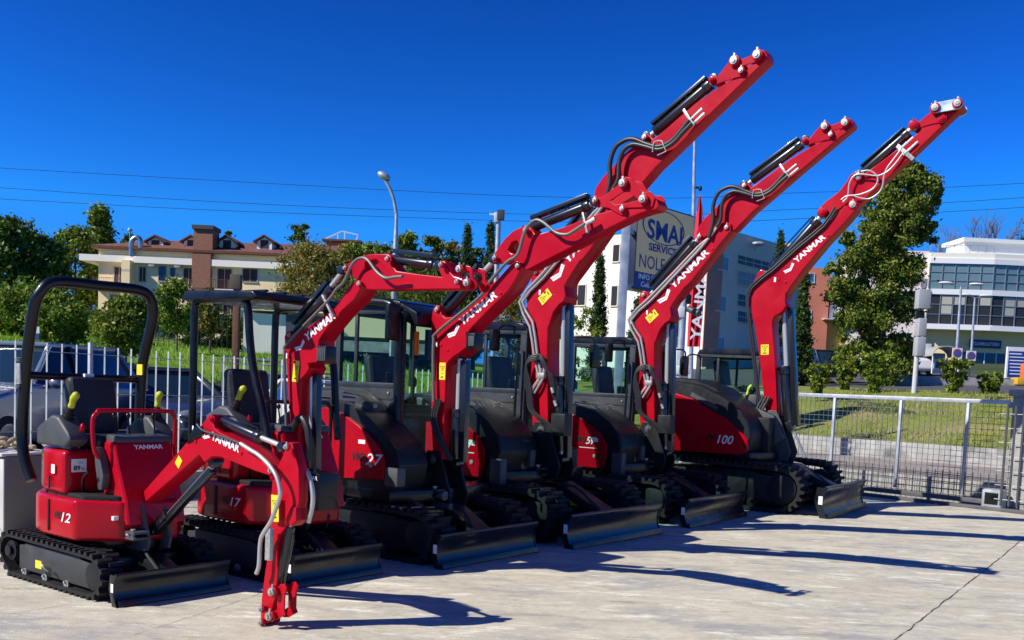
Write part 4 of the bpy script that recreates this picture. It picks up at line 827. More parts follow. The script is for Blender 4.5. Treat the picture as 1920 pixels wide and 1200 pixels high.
# ---- clinic
CL = Wall(at(1736, 600, 100), 90+1.3*0+ -0); CL = Wall(at(1736, 600, 100), 99); b0 = CL.hit(1856, 600)[0]; CR = Wall(CL.pt(b0, 0), 88)
cb = empty_at('clinic_building', 'cream clinic with two bands of blue green glazing and wide porch, far right', 'building', Vector((CL.pt(b0, 0).x, CL.pt(b0, 0).y, 5.5)))
def cz(v): return CL.hit(1736, v)[1]
Z = {k: cz(k) for k in (473, 485, 493, 541, 551, 607, 612, 690)}
CLC = mat('clinic_cream', (.82, .79, .66), .8, var=.04, vscale=.2); CLW = mat('clinic_white', (.85, .85, .84), .6); CLY = mat('clinic_yellow', (.95, .68, .36), .8); PKW = mat('clinic_pinkish', (.78, .68, .62), .85, var=.04)
for Wx, l0, l1 in ((CL, 0, b0), (CR, 0, 16)):
    blk(cb, Wx, l0-(.0), l1, Z[493], Z[473], -10, 0, CLC, 'parapet'); blk(cb, Wx, l0, l1, 2, Z[612], -10, -1.4, CLY, 'ground_floor_wall')
    blk(cb, Wx, l0, l1, Z[612]-.25, Z[607], -10, .5, CLW, 'porch_slab'); blk(cb, Wx, l0, l1, Z[607], Z[493], -10, -.25, GREYP, 'core_wall')
    blk(cb, Wx, l0, l1, Z[551], Z[541], -.25, .1, CLW, 'spandrel'); blk(cb, Wx, l0, l1, Z[493], Z[485]+.1, -.25, .12, CLW, 'cornice')
    for (za, zb, m_, nz_) in ((Z[541], Z[493], BWIN, 3), (Z[607], Z[551], BWIN2, 3)):
        nx = max(1, round((l1-l0)/1.27))
        for i in range(nx):
            q0_ = l0+(l1-l0)*i/nx; q1_ = l0+(l1-l0)*(i+1)/nx
            fr = MB(); Wx.box(fr, q0_, q0_+.07, za, zb, -.22, .02)
            for j in range(nz_+1): zz = za+(zb-za)*j/nz_; Wx.box(fr, q0_+.07, q1_, zz-.03, zz+.03, -.22, .0)
            f = part(fr.build('window', mat('alu_frame', (.30, .33, .34), .4, metal=.5), cb)); p = MB(); Wx.box(p, q0_+.07, q1_, za, zb, -.20, -.06)
            p.build('pane', m_, f, smooth=0).matrix_parent_inverse = Matrix.Identity(4)
            if m_ is BWIN2 and (i*7) % 3 != 0:
                bq = MB(); Wx.box(bq, q0_+.12, q1_-.05, za+(zb-za)*(.36 if i % 2 else .66), zb-.1, -.058, -.052); bq.build('blind', BLIND, f)
# fix: sub-parts are in world space under a part whose inverse already shifts
blk(cb, CL, -7.5, 0, 2, Z[473]+.2, -9, -.6, PKW, 'left_wing'); 
for r in ((1713, 505, 1725, 518), (1706, 570, 1718, 586)): part(CL.window(cb, r, CLW, BWIN, .06))
blk(cb, CR, -2.2, 4.8, Z[473], Z[473]+1.4, -6, -2, CLW, 'rooftop_house'); blk(cb, CR, -2.5, 5.1, Z[473]+1.4, Z[473]+1.75, -6.4, -1.6, CLW, 'rooftop_slab')
rr_ = MB(); CL.box(rr_, 0, b0, Z[473]+.8, Z[473]+.85, -.5, -.45)
for i in range(9): CL.box(rr_, b0*i/8, b0*i/8+.05, Z[473], Z[473]+.85, -.5, -.45)
part(rr_.build('roof_railing', GALV, cb))
blk(cb, CR, -2.0, 2.8, 5.2, 7.6, -1.4, -1.35, DWIN, 'entrance_glazing')
for i in range(5): blk(cb, CR, -2.0+1.2*i, -1.93+1.2*i, 5.2, 7.6, -1.35, -1.3, CLW, 'door_frame')
blk(cb, CL, .6, 2.4, 6.0, 7.4, -1.4, -1.35, DWIN, 'window'); blk(cb, CL, 3.2, 5, 6.0, 7.4, -1.4, -1.35, DWIN, 'window')
blk(cb, CR, -1.2, 2.0, 8.1, 8.9, -1.4, -1.2, mat('navy_sign', (.02, .03, .16), .5), 'name_board')
o = text('name_lettering', 'POLIAMBULATORIO', CR.pt(-1.0, 8.32, -1.18), CR.U, (0, 0, 1), 2.8, .36, WHT, cb, bold=.02); part(o)
blk(cb, CR, -1.8, 1.8, 3, 5.9, .6, 1.2, CLC, 'entrance_wall')
# ------------------------------------------------------------------ vegetation
def leaf_mat(name, cols):
    m = bpy.data.materials.new(name); m.use_nodes = True; n = m.node_tree; b = n.nodes['Principled BSDF']; b.inputs['Roughness'].default_value = .55; b.inputs['Specular IOR Level'].default_value = .3
    g = n.nodes.new('ShaderNodeNewGeometry'); r = n.nodes.new('ShaderNodeValToRGB'); r.color_ramp.interpolation = 'CONSTANT'
    for i in range(len(cols)-2): r.color_ramp.elements.new(.5)
    for i, c in enumerate(cols): r.color_ramp.elements[i].position = i/len(cols); r.color_ramp.elements[i].color = (*c, 1)
    n.links.new(g.outputs['Random Per Island'], r.inputs[0]); n.links.new(r.outputs[0], b.inputs['Base Color'])
    t = n.nodes.new('ShaderNodeBsdfTranslucent'); n.links.new(r.outputs[0], t.inputs[0]); mx = n.nodes.new('ShaderNodeMixShader'); mx.inputs[0].default_value = .25
    n.links.new(b.outputs[0], mx.inputs[1]); n.links.new(t.outputs[0], mx.inputs[2]); n.links.new(mx.outputs[0], n.nodes['Material Output'].inputs[0]); return m
LM = {
 'dark': leaf_mat('leaf_dark', [(0.042, 0.080, 0.013), (0.069, 0.130, 0.018), (0.103, 0.170, 0.023), (0.050, 0.100, 0.016)]),
 'mid': leaf_mat('leaf_mid', [(0.126, 0.210, 0.018), (0.196, 0.270, 0.023), (0.081, 0.150, 0.016), (0.275, 0.320, 0.039)]),
 'light': leaf_mat('leaf_light', [(0.189, 0.252, 0.021), (0.282, 0.311, 0.043), (0.132, 0.192, 0.018), (0.094, 0.148, 0.014)]),
 'rust': leaf_mat('leaf_rust', [(0.216, 0.188, 0.030), (0.149, 0.163, 0.022), (0.270, 0.194, 0.035), (0.101, 0.125, 0.018), (0.351, 0.288, 0.070)]),
 'cyp': leaf_mat('leaf_cypress', [(0.027, 0.056, 0.013), (0.050, 0.088, 0.016), (0.069, 0.116, 0.021)]),
 'poplar': leaf_mat('leaf_poplar', [(0.094, 0.163, 0.018), (0.159, 0.221, 0.026), (0.054, 0.096, 0.013), (0.274, 0.250, 0.039), (0.127, 0.192, 0.026)]),
}
BARK = mat('bark', (.10, .075, .05), .9, var=.3, vscale=3, bump=.6, bscale=12)
def leaves(name, m, centers, radii, counts, size, parent, seed, flat=.5):
    rng = np.random.default_rng(seed); cs = []
    for (c, r, n) in zip(centers, radii, counts):
        d = rng.normal(size=(n, 3)); d /= np.linalg.norm(d, axis=1)[:, None]; q = np.abs(rng.normal(size=n))*.62+.1
        cs.append(np.array(c)[None]+d*q[:, None]*np.array(r)[None])
    C = np.concatenate(cs); N = len(C); a = rng.normal(size=(N, 3)); a /= np.linalg.norm(a, axis=1)[:, None]
    b = rng.normal(size=(N, 3)); b -= a*(a*b).sum(1)[:, None]; b /= np.linalg.norm(b, axis=1)[:, None]
    s = size*rng.uniform(.6, 1.3, N)[:, None]; V = np.stack([C-a*s, C-b*s*flat, C+a*s, C+b*s*flat], 1).reshape(-1, 3)
    me = bpy.data.meshes.new(name); me.vertices.add(4*N); me.vertices.foreach_set('co', V.ravel()); me.loops.add(4*N); me.loops.foreach_set('vertex_index', np.arange(4*N))
    me.polygons.add(N); me.polygons.foreach_set('loop_start', np.arange(N)*4); me.polygons.foreach_set('loop_total', np.full(N, 4)); me.update(calc_edges=True)
    me.materials.append(m); return link(name, me, parent)
def tree(name, label, base, h, w_, kind, n=5000, size=.22, seed=1, crown=(.25, 1.0), clumps=70, shape='round', group=None, cat='tree', tr=.02, lump=.2):
    root = thing(name, label, cat, base, 0, group); rng = random.Random(seed); cen = []; rad = []
    if kind != 'cyp': n = int(n*2.3); size *= .62; clumps = int(clumps*1.7); lump *= .72
    else: size *= .8; n = int(n*2.4); lump *= 1.15
    z0, z1 = h*crown[0], h*crown[1]
    for i in range(clumps):
        t = rng.random(); a = rng.uniform(0, 2*math.pi)
        if shape == 'round': env = math.sqrt(max(.05, 1-(2*t-1)**2))
        elif shape == 'cone': env = max(.06, min(1, (1-t)*1.6))*min(1, .5+t*6)
        elif shape == 'poplar': env = (min(1, t*3.0+.45))*max(.12, (1-t)**.6)*1.15
        elif shape == 'spray': env = .12+t*.95
        else: env = min(1, .55+t*1.2)*math.sqrt(max(.06, 1-max(0, (t-.55)/.45)**2))
        rr = env*w_/2*rng.uniform(.35, 1.0)
        cen.append((math.cos(a)*rr, math.sin(a)*rr, z0+(z1-z0)*t)); k = rng.uniform(.6, 1.25)*w_*lump
        rad.append((k, k, k*.75 if shape != 'cone' else k*1.5))
    cnt = [max(4, int(n/clumps*rng.uniform(.5, 1.5))) for _ in cen]
    leaves('crown', LM[kind], cen, rad, cnt, size, root, seed)
    if tr:
        tb = MB().tube([(0, 0, -.6), (w_*.01, 0, h*.15), (-w_*.01, 0, h*.45), (0, 0, h*.85)], [h*tr*1.3, h*tr, h*tr*.75, h*tr*.5, h*tr*.15], 8, 3)
        for i in range(0, clumps, max(1, clumps//9)):
            c = cen[i]; zb = max(h*.12, min(c[2]*.7, h*.6)); tb.tube([(0, 0, zb), (c[0]*.5, c[1]*.5, (zb+c[2])/2+.02*h), c], [h*tr*.45, h*tr*.3, h*tr*.12], 5, 2)
        tb.build('trunk', BARK, root, smooth=60)
    return root
def tpx(u, vtop, Y, wpx, name, label, kind, vb=None, **k):
    "plant a tree at distance Y so its height and spread are those of the real one"
    p = at(u, 700, Y); z = gz(p.x, Y) if vb is None else at(u, vb, Y).z; top = at(u, vtop, Y).z; s = Y/CAM_F
    return tree(name, label, Vector((p.x, Y, z)), top-z, wpx*s, kind, **k)
G1 = 'trees beyond the lawn on the left'
tpx(18, 418, 60, 150, 'broadleaf_tree', 'dark dense tree cut by the left picture edge', 'dark', n=9000, size=.26, seed=2, clumps=80, crown=(.1, 1), group=G1)
tpx(78, 442, 62, 88, 'broadleaf_tree', 'dark round tree second from the left edge', 'dark', n=7000, size=.26, seed=3, clumps=70, crown=(.1, 1), group=G1)
tpx(140, 432, 104, 90, 'broadleaf_tree', 'mid green tree between dark round tree and tall pointed tree', 'mid', n=5500, size=.38, seed=4, clumps=60, crown=(.1, 1), group=G1)
tpx(183, 394, 112, 95, 'broadleaf_tree', 'tall pointed light green tree left of cream house', 'mid', n=8000, size=.42, seed=5, clumps=80, shape='poplar', crown=(.05, 1), group=G1)
tpx(238, 438, 116, 45, 'broadleaf_tree', 'small tree top behind the left end of cream house', 'dark', n=1500, size=.3, seed=6, clumps=25, group=G1)
tpx(556, 420, 125, 60, 'broadleaf_tree', 'round dark tree top above the cream house roof', 'dark', n=2500, size=.4, seed=7, clumps=30, group=G1)
tpx(425, 432, 128, 40, 'broadleaf_tree', 'tree top showing between brick chimney and dormers', 'dark', n=1200, size=.4, seed=8, clumps=20, group=G1)
tpx(30, 540, 34, 150, 'bush', 'large leafy bush behind the silver car', 'mid', n=9000, size=.14, seed=9, crown=(.02, 1), clumps=60, cat='bush', tr=0, shape='flat')
tpx(105, 560, 31, 110, 'bush', 'green bush right of the large leafy bush', 'mid', n=6500, size=.12, seed=10, crown=(.02, 1), clumps=50, cat='bush', tr=0, shape='flat')
tpx(235, 562, 27, 105, 'bush', 'bright green rounded bush on the lawn', 'light', vb=668, n=7000, size=.10, seed=11, crown=(.05, 1), clumps=60, cat='bush', tr=.02)
tpx(330, 528, 36, 90, 'small_tree', 'open leafy small tree in front of cream house', 'mid', vb=642, n=2600, size=.12, seed=12, crown=(.25, 1), clumps=45, tr=.015)
tpx(392, 540, 38, 60, 'small_tree', 'thin reddish leafed small tree before brick chimney base', 'rust', vb=642, n=1500, size=.12, seed=13, crown=(.2, 1), clumps=30, tr=.015)
tpx(572, 462, 58, 150, 'broadleaf_tree', 'rust and green leafed tree above the black canopy', 'rust', n=9000, size=.15, seed=14, clumps=90, crown=(.2, 1), shape='flat')
tpx(630, 470, 60, 90, 'broadleaf_tree', 'thin greyish tree right of the rust leafed tree', 'rust', n=2000, size=.15, seed=15, clumps=40, crown=(.3, 1))
G2 = 'trees along the skyline behind the machines'
for i, (u, vt, wp, kd, lab) in enumerate(((655, 455, 80, 'mid', 'leafy tree right of the thin greyish tree'), (700, 452, 90, 'mid', 'tree left of curved street lamp pole'), (757, 436, 70, 'light', 'tallest tree just right of curved street lamp pole'), (800, 446, 80, 'poplar', 'tree midway between street lamp and cypresses'), (838, 452, 60, 'rust', 'brownish tree left of the first slim cypress'), (885, 470, 60, 'dark', 'dark tree between the two slim cypresses'))):
    tpx(u, vt, 62+i, wp, 'broadleaf_tree', lab, kd, n=5000, size=.22, seed=20+i, clumps=60, crown=(.1, 1), group=G2)
tpx(755, 500, 55, 330, 'hedge', 'long dark hedge under the skyline trees', 'dark', n=12000, size=.2, seed=30, clumps=120, crown=(.0, 1), tr=0, shape='flat', cat='hedge', lump=.08)
tpx(960, 560, 50, 100, 'bush', 'mixed bush below the camera pole', 'rust', n=4500, size=.14, seed=31, clumps=50, crown=(0, 1), tr=0, cat='bush', shape='flat')
tpx(1095, 580, 44, 75, 'bush', 'yellowish shrub at the foot of wall cypress', 'light', n=1600, size=.11, seed=32, clumps=35, crown=(0, 1), tr=0, cat='bush')
G3 = 'slim cypress trees'
for i, (u, vt, Y, wp, vb, lab) in enumerate(((866, 420, 62, 34, 640, 'slim cypress, left one of the pair beside the camera pole'), (909, 414, 62, 34, 640, 'slim cypress touching the camera pole on its left'), (1116, 478, 46, 34, 700, 'dark cypress against the white wall'), (1190, 560, 44, 34, 700, 'short cypress under the billboard'), (1064, 560, 47, 18, 700, 'thin cypress beside the highest machine, mostly hidden'), (1448, 428, 58, 30, 700, 'cypress top left of the largest excavator arm'), (1497, 512, 40, 40, 740, 'thick dark cypress directly right of largest excavator boom'))):
    tpx(u, vt, Y, wp, 'cypress_tree', lab, 'cyp', vb=vb, n=6500, size=.09, seed=40+i, clumps=150, crown=(.02, .97), shape='cone', group=G3, tr=.01, lump=.17)
def lean_tree():
    Y = 40; b = at(1648, 742, Y); root = thing('big_tree', 'big dense green tree with uneven leaning crown on the right behind the gate', 'tree', b); rng = random.Random(61); cen = []; rad = []; cnt = []; k = Y/CAM_F
    blobs = [(1715, 322, 24), (1690, 352, 34), (1742, 350, 26), (1662, 392, 38), (1718, 398, 40), (1640, 438, 36), (1690, 448, 44), (1738, 436, 22), (1612, 488, 38), (1665, 500, 48), (1704, 512, 30), (1578, 538, 30), (1630, 560, 44), (1688, 568, 32), (1600, 604, 38), (1652, 622, 48), (1694, 640, 26), (1606, 664, 38), (1660, 692, 40), (1566, 500, 16), (1590, 450, 16), (1758, 372, 14), (1722, 560, 18)]
    for u, v, r in blobs:
        c = at(u, v, Y)-b; m_ = max(4, int(r*.42))
        for i in range(m_):
            d = Vector((rng.gauss(0, 1), rng.gauss(0, 1.2), rng.gauss(0, 1))).normalized()*r*k*rng.uniform(.35, 1.05); q = r*k*rng.uniform(.26, .50)
            cen.append(tuple(c+d)); rad.append((q, q, q*.8)); cnt.append(int(rng.uniform(400, 640)))
    leaves('crown', LM['poplar'], cen, rad, cnt, .078, root, 61)
    p = [at(u, v, Y)-b for u, v in ((1648, 745), (1650, 680), (1655, 600), (1668, 500), (1690, 420), (1712, 340))]; t = MB().tube(p, [.24]*4+[.2]*4+[.15]*5+[.10]*4+[.06]*5, 8, 3)
    for u, v, r in blobs[::2]: q = at(u, v, Y)-b; a = min(p, key=lambda z_: abs(z_.z-(q.z-1.5))); t.tube([a, (a+q)/2+Vector((0, .2, .1)), q], [.09, .06, .03], 5, 2)
    t.build('trunk', BARK, root, smooth=60)
lean_tree()
def bare_tree(u, vb, vt, Y, label, seed):
    rng = random.Random(seed); b = at(u, vb, Y); h = at(u, vt, Y).z-b.z; root = thing('bare_tree', label, 'tree', b, 0, 'bare trees behind the clinic'); mb = MB()
    def br(p, d, L, r, n):
        q = p+d*L; mid = p+d*L*.5+Vector((rng.uniform(-1, 1), rng.uniform(-1, 1), 0))*L*.06
        mb.tube([p, mid, q], [r, r*.85, r*.7], 5 if n > 2 else 3, 1)
        if n:
            for i in range(3 if n > 1 else 4): br(q if i else mid, (d+Vector((rng.uniform(-1, 1), rng.uniform(-1, 1), rng.uniform(-.1, .7)))*.62).normalized(), L*rng.uniform(.6, .82), r*.62, n-1)
    br(Vector((0, 0, -1)), Vector((0, 0, 1)), h*.34, h*.018, 5); mb.build('trunk', mat('grey_bark', (.12, .10, .08), .9), root, smooth=60)
for i, (u, vt) in enumerate(((1790, 395), (1832, 380), (1872, 378), (1762, 420))): bare_tree(u, 520, vt+10, 125, ('bare tree behind clinic roof, leftmost but one', 'bare tree above the clinic parapet, second from right', 'bare tree behind the clinic rooftop house', 'bare tree beside the big green tree crown')[i], 3+i)
tpx(1925, 425, 120, 90, 'broadleaf_tree', 'dark evergreen at right edge behind clinic roof', 'dark', vb=560, n=3000, size=.35, seed=70, clumps=40, crown=(.05, 1))
# oleanders on the crest of the bank
G4 = 'oleander bushes on the crest of the grass bank'
for i, (u, vt, wp, vb, Y, lab) in enumerate(((1535, 682, 62, 742, 31, 'spreading oleander right of the thick cypress'), (1585, 668, 50, 742, 33, 'oleander left of the big tree trunk'), (1640, 660, 70, 742, 32, 'full oleander under the big tree'), (1790, 676, 62, 748, 31, 'tall oleander in front of the bus shelter'), (1858, 700, 52, 752, 31, 'small oleander near the blue directory sign'))):
    tpx(u, vt, Y, wp, 'oleander_bush', lab, 'light' if i != 2 else 'mid', vb=vb, n=2600, size=.11, seed=80+i, clumps=45, crown=(.05, 1), shape='spray', cat='bush', group=G4, tr=.02, lump=.10)
tpx(1690, 640, 48, 60, 'palm_bush', 'spiky dark shrub right of big tree trunk', 'dark', vb=700, n=1800, size=.2, seed=90, clumps=30, crown=(0, 1), cat='bush', tr=0)
# grass blades
def blades(name, n, fn_, hgt, wd_, m, seed):
    rng = random.Random(seed); mb = MB()
    for i in range(n):
        x, y, z = fn_(rng); a = rng.uniform(0, 6.28); h_ = hgt*rng.uniform(.5, 1.4); dx, dy = math.cos(a)*wd_, math.sin(a)*wd_; lx, ly = rng.uniform(-.5, .5)*h_, rng.uniform(-.5, .5)*h_
        mb.v += [(x-dx, y-dy, z), (x+dx, y+dy, z), (x+lx, y+ly, z+h_)]; k = len(mb.v); mb.f.append((k-3, k-2, k-1))
    me = bpy.data.meshes.new(name); me.from_pydata(mb.v, [], mb.f); me.materials.append(m); o = link(name, me); return tag(o, 'grass blades covering the bank', 'grass', None, 'stuff')
def bank(rng):
    q = 5.7+rng.random()**1.1*10; t = rng.uniform(-1, 16); p = FC+gd*t+gn*q; return p.x, p.y, interp(PB, q)-.01
blades('grass', 22000, bank, .09, .012, leaf_mat('grass_blade', [(.24, .28, .04), (.15, .20, .03), (.36, .31, .14), (.28, .31, .06), (.44, .37, .2)]), 5)
def lawn(rng):
    q = 7.3+rng.random()*22; t = rng.uniform(-10, 30); p = FA+fd*t+fn*q; return p.x, p.y, interp(PA, q)
o = blades('grass', 22000, lawn, .16, .02, leaf_mat('lawn_blade', [(.20, .36, .02), (.14, .27, .015), (.25, .38, .03)]), 6); o['label'] = 'bright green lawn grass on the left'

# ------------------------------------------------------------------ billboard
SB = at(1188, 541, 25); SW = Wall(SB, 42); sb = thing('billboard', 'large yellow and blue service billboard on a galvanised post behind the arms', 'billboard', Vector((at(1165, 700, 24.6).x, 24.6, 0)))
a0, b0_ = SW.hit(1188, 541); a1, _ = SW.hit(1301, 541); zb = SW.hit(1188, 541)[1]; zt = SW.hit(1200, 374)[1]; NAVY = mat('navy_edge', (.012, .018, .05), .4); SYEL = mat('billboard_yellow', (.98, .74, .36), .6, spec=.2); SBLU = mat('billboard_blue', (.012, .045, .26), .5)
mb = MB(); SW.box(mb, a0, a1, zb, zt, -.42, -.004); part(mb.build('casing', NAVY, sb, bevel=.02))
zbl = SW.hit(1188, 507)[1]; mb = MB(); SW.box(mb, a0+.03, a1-.03, zbl, zt-.04, -.01, .0); part(mb.build('yellow_panel', SYEL, sb)); mb = MB(); SW.box(mb, a0+.03, a1-.03, zb+.03, zbl, -.01, .0); part(mb.build('blue_panel', SBLU, sb))
def stx(nm, s, u0, v0, u1, v1, m, **k):
    ta, za = SW.hit(u0, v1); tb, _ = SW.hit(u1, v1); _, zc = SW.hit(u0, v0)
    part(text(nm, s, SW.pt(ta, za, .004), SW.U, (0, 0, 1), tb-ta, zc-za, m, sb, **k))
SNAV = mat('billboard_navy', (.012, .03, .22), .5)
stx('logo_lettering', 'SMAI', 1213, 408, 1279, 446, SNAV, bold=.025); stx('lettering', 'SERVICE', 1216, 454, 1269, 469, SNAV, bold=.03); stx('lettering', 'NOLEGGIO', 1198, 475, 1292, 500, SNAV); stx('small_lettering', 'INFO E', 1197, 512, 1225, 522, WHT, bold=.02); stx('small_lettering', 'Cell. 3', 1201, 527, 1225, 537, WHT, bold=.02)
ta, za = SW.hit(1245, 428); tb, _ = SW.hit(1204, 428); _, ztt = SW.hit(1245, 397); ra, rz_ = abs(ta-tb)*1.0, abs(ztt-za)*1.05; mb = MB(); n_ = 48
for i in range(n_):
    p = [SW.pt(ta+math.cos(2*math.pi*j/n_)*ra*k, za+math.sin(2*math.pi*j/n_)*rz_*k, .006) for j in (i, i+1) for k in (1, .945)]; mb.quad(p[0], p[1], p[3], p[2])
part(mb.build('logo_ring', SNAV, sb, smooth=0))
pb = at(1165, 600, 24.6); part(MB().box(pb.x-.10, pb.x+.10, 24.5, 24.7, 0, at(1180, 400, 24.6).z).build('post', GALV, sb, bevel=.02))
for v in (430, 535): z_ = at(1175, v, 24.6).z; part(MB().bar((pb.x, 24.6, z_), SW.pt(a0+.3, z_, -.2), .10, .10).build('bracket', GALV, sb))
# ------------------------------------------------------------------ poles, lamps, signs
def pole(mb, u, Y, v0, z0, r, n=12, r2=None): a = at(u, v0, Y); b = Vector((a.x, Y, z0)); mb.cyl(b, (a.x, Y, a.z), r, n, r2); return Vector((a.x, Y, a.z))
def base(u, Y): p = at(u, 700, Y); return Vector((p.x, Y, gz(p.x, Y)))
b = base(742, 36); sl_ = thing('street_lamp', 'tall street lamp with curved top above the skyline trees', 'street lamp', b); pts = [at(u, v, 36)-b for u, v in ((743, 420), (742, 396), (737, 370), (729, 350), (722, 338))]
MB().tube([(pts[0].x, 0, -.2), (pts[0].x, 0, pts[0].z*.5)]+pts, [.09]*8+[.06]*20, 10, 4).build('pole', GALV, sl_, smooth=60)
hd = at(720, 330, 36)-b; MB().ell(hd, (.26, .16, .14), 14, 8, Matrix.Rotation(R(28), 3, 'Y')).build('lamp_head', GALV, sl_); MB().ell(hd+Vector((.04, 0, -.06)), (.20, .12, .10), 12, 6, Matrix.Rotation(R(28), 3, 'Y')).build('lamp_glass', mat('lamp_lens', (.10, .12, .08), .2), sl_)
b = base(933, 30); cp = thing('camera_pole', 'grey pole with box cameras beside the slim cypress', 'camera pole', b); t = at(935, 415, 30)-b
MB().cyl((t.x, 0, -.2), (t.x, 0, t.z), .075, 12).build('pole', GALV, cp); c1 = at(936, 404, 30)-b
MB().box(c1.x-.06, c1.x+.16, -.12, .12, c1.z-.14, c1.z+.16).build('camera_box', GRYM, cp, bevel=.02); MB().box(c1.x-.15, c1.x-.02, -.10, .10, c1.z-.22, c1.z+.08).build('lamp_box', mat('white_box', (.6, .6, .58), .5), cp, bevel=.03); MB().bar((c1.x-.30, 0, c1.z+.03), (c1.x-.1, 0, c1.z+.02), .06, .05).build('camera_arm', WHP, cp)
b = base(1301, 27); fp = thing('flag_pole', 'tall thin pole rising right of the billboard', 'flag pole', b); t = at(1303, 245, 27)-b
MB().cyl((t.x*0, 0, -.2), (t.x, 0, t.z), .075, 10, .04).build('pole', GALV, fp); q = at(1309, 352, 27)-b; MB().bar((q.x-.1, 0, q.z), (q.x+.06, 0, q.z), .05, .05).ell((q.x+.06, 0, q.z-.02), (.05, .05, .07)).build('pulley', BLK, fp)
# red feather flag
b = base(1312, 23); ff = thing('feather_flag', 'furled red advertising flag with white letters right of the billboard', 'flag', b)
FR = mat('flag_red', (.55, .008, .03), .7, bump=.4, bscale=3); L_ = [(1311, 367), (1307, 395), (1303, 430), (1300, 470), (1297, 520), (1293, 570), (1290, 610), (1288, 650)]; R_ = [(1313, 367), (1317, 395), (1319, 430), (1319, 470), (1319, 520), (1317, 570), (1314, 610), (1310, 650)]
mb = MB(); vs = []; NX = 6
for i, (l, r) in enumerate(zip(L_, R_)):
    for j in range(NX+1): p = at(l[0]+(r[0]-l[0])*j/NX, l[1], 23)-b; vs.append((p.x, .07*math.sin(j*2.2+i*.5), p.z))
mb.add(vs, [(i*(NX+1)+j, i*(NX+1)+j+1, (i+1)*(NX+1)+j+1, (i+1)*(NX+1)+j) for i in range(7) for j in range(NX)]); mb.build('cloth', FR, ff, smooth=80)
pp = [at(u, v, 23)-b for u, v in ((1311, 655), (1316, 600), (1319, 540), (1320, 470), (1319, 410), (1313, 366))]; MB().tube([(pp[0].x, 0, 0)]+pp, .014, 8, 3).build('flag_sleeve', WHP, ff, smooth=60)
ts_ = (at(1290, 640, 23)-b); ou = Vector((0, 0, 1)); o = text('flag_lettering', 'YANMAR', (at(1311, 640, 23)-b)+Vector((0, -.12, 0)), (0.05, 0, 1), (-1, 0, .05), 1.9, .24, WHT, ff, bold=.02)
# white pole with loudspeakers and green sign
b = base(1275, 20.5); wp_ = thing('light_pole', 'pale pole with round floodlights left of the red flag', 'pole', b); t = at(1282, 560, 20.5)-b
MB().cyl((-.0, 0, -.1), (t.x, 0, t.z), .075, 12).build('pole', GALV, wp_); 
for u, v in ((1292, 579), (1302, 583)): p = at(u, v, 20.5)-b; MB().cyl((p.x-.02, -.02, p.z), (p.x+.08, -.14, p.z-.06), .07, 16).build('floodlight', GRYM, wp_, bevel=.01)
p = at(1276, 586, 20.5)-b; MB().box(p.x-.10, p.x+.08, -.09, .05, p.z-.11, p.z+.12).build('junction_box', WHP, wp_, bevel=.03); p = at(1290, 562, 20.5)-b; MB().box(p.x-.05, p.x+.06, -.08, .05, p.z-.09, p.z+.10).build('siren', BLK, wp_, bevel=.02)
p = at(1270, 695, 20.5)-b; MB().box(p.x-.06, p.x+.10, -.1, .1, p.z-.08, p.z+.1).box(p.x+.12, p.x+.26, -.1, .1, p.z-.07, p.z+.1).build('white_box', WHP, wp_, bevel=.03)
MS = Wall(at(1262, 650, 27), 75); b = base(1262, 27); ms_ = thing('dealer_sign', 'grey sign with green letters low behind the square cab machines', 'sign', b)
part(MS.px('board', mat('sign_grey', (.30, .33, .33), .5), ms_, (1240, 592, 1279, 652), -.1, 0)); GRN = mat('sign_green', (.01, .12, .05), .5)
def mtx(s, u0, v0, u1, v1, m, W_=MS, rt=None, nm='lettering', **k):
    ta, za = W_.hit(u0, v1); tb, _ = W_.hit(u1, v1); _, zc = W_.hit(u0, v0); return part(text(nm, s, W_.pt(ta, za, .012), W_.U, (0, 0, 1), tb-ta, zc-za, m, rt or ms_, **k))
part(MS.px('logo_plate', GRN, ms_, (1252, 600, 1271, 630), 0, .006)); mtx('M', 1256, 607, 1268, 624, WHT, bold=.05); mtx('MERLO', 1243, 634, 1275, 646, GRN, bold=.03)
part(MB().cyl(MS.pt(0, -.2, -.05), MS.pt(0, MS.hit(1262, 640)[1], -.05), .06).build('post', GALV, ms_))
# traffic camera post on the bank
b = Vector((at(1714, 735, 31).x, 31, at(1714, 738, 31).z-.1)); tc_ = thing('camera_post', 'white post carrying three stacked grey boxes on the bank', 'camera post', b); t = at(1724, 600, 31)-b
MB().cyl((0, 0, -.2), (t.x, 0, t.z), .085, 14, .07).build('pole', mat('post_grey', (.50, .51, .52), .5), tc_)
for (u0, v0, u1, v1) in ((1719, 543, 1739, 580), (1719, 597, 1731, 631), (1716, 632, 1729, 668)): p = at(u0, v0, 31)-b; q = at(u1, v1, 31)-b; MB().box(p.x, q.x, -.22, .12, q.z, p.z).build('equipment_box', mat('box_grey', (.36, .36, .38), .5), tc_, bevel=.02)
p = at(1725, 590, 31)-b; MB().box(p.x-.12, p.x+.10, -.1, .1, p.z-.12, p.z+.12).build('camera', BLK, tc_, bevel=.02)
def lamp2(u, v, Y, label, arms, vb):
    b = at(u-7, vb, Y); b.z -= .3; r = thing('street_lamp', label, 'street lamp', b, 0, 'slim lamp posts before the clinic'); t = at(u, v, Y)-b; MB().cyl((0, 0, 0), (t.x, 0, t.z), .09, 10, .06).build('pole', GALV, r)
    for s in (-1, 1): MB().bar((t.x, 0, t.z), (t.x+s*arms, 0, t.z+.14), .06, .05).build('arm', GALV, r); MB().ell((t.x+s*arms, 0, t.z+.15), (.42, .2, .09)).build('lamp_head', WHP, r)
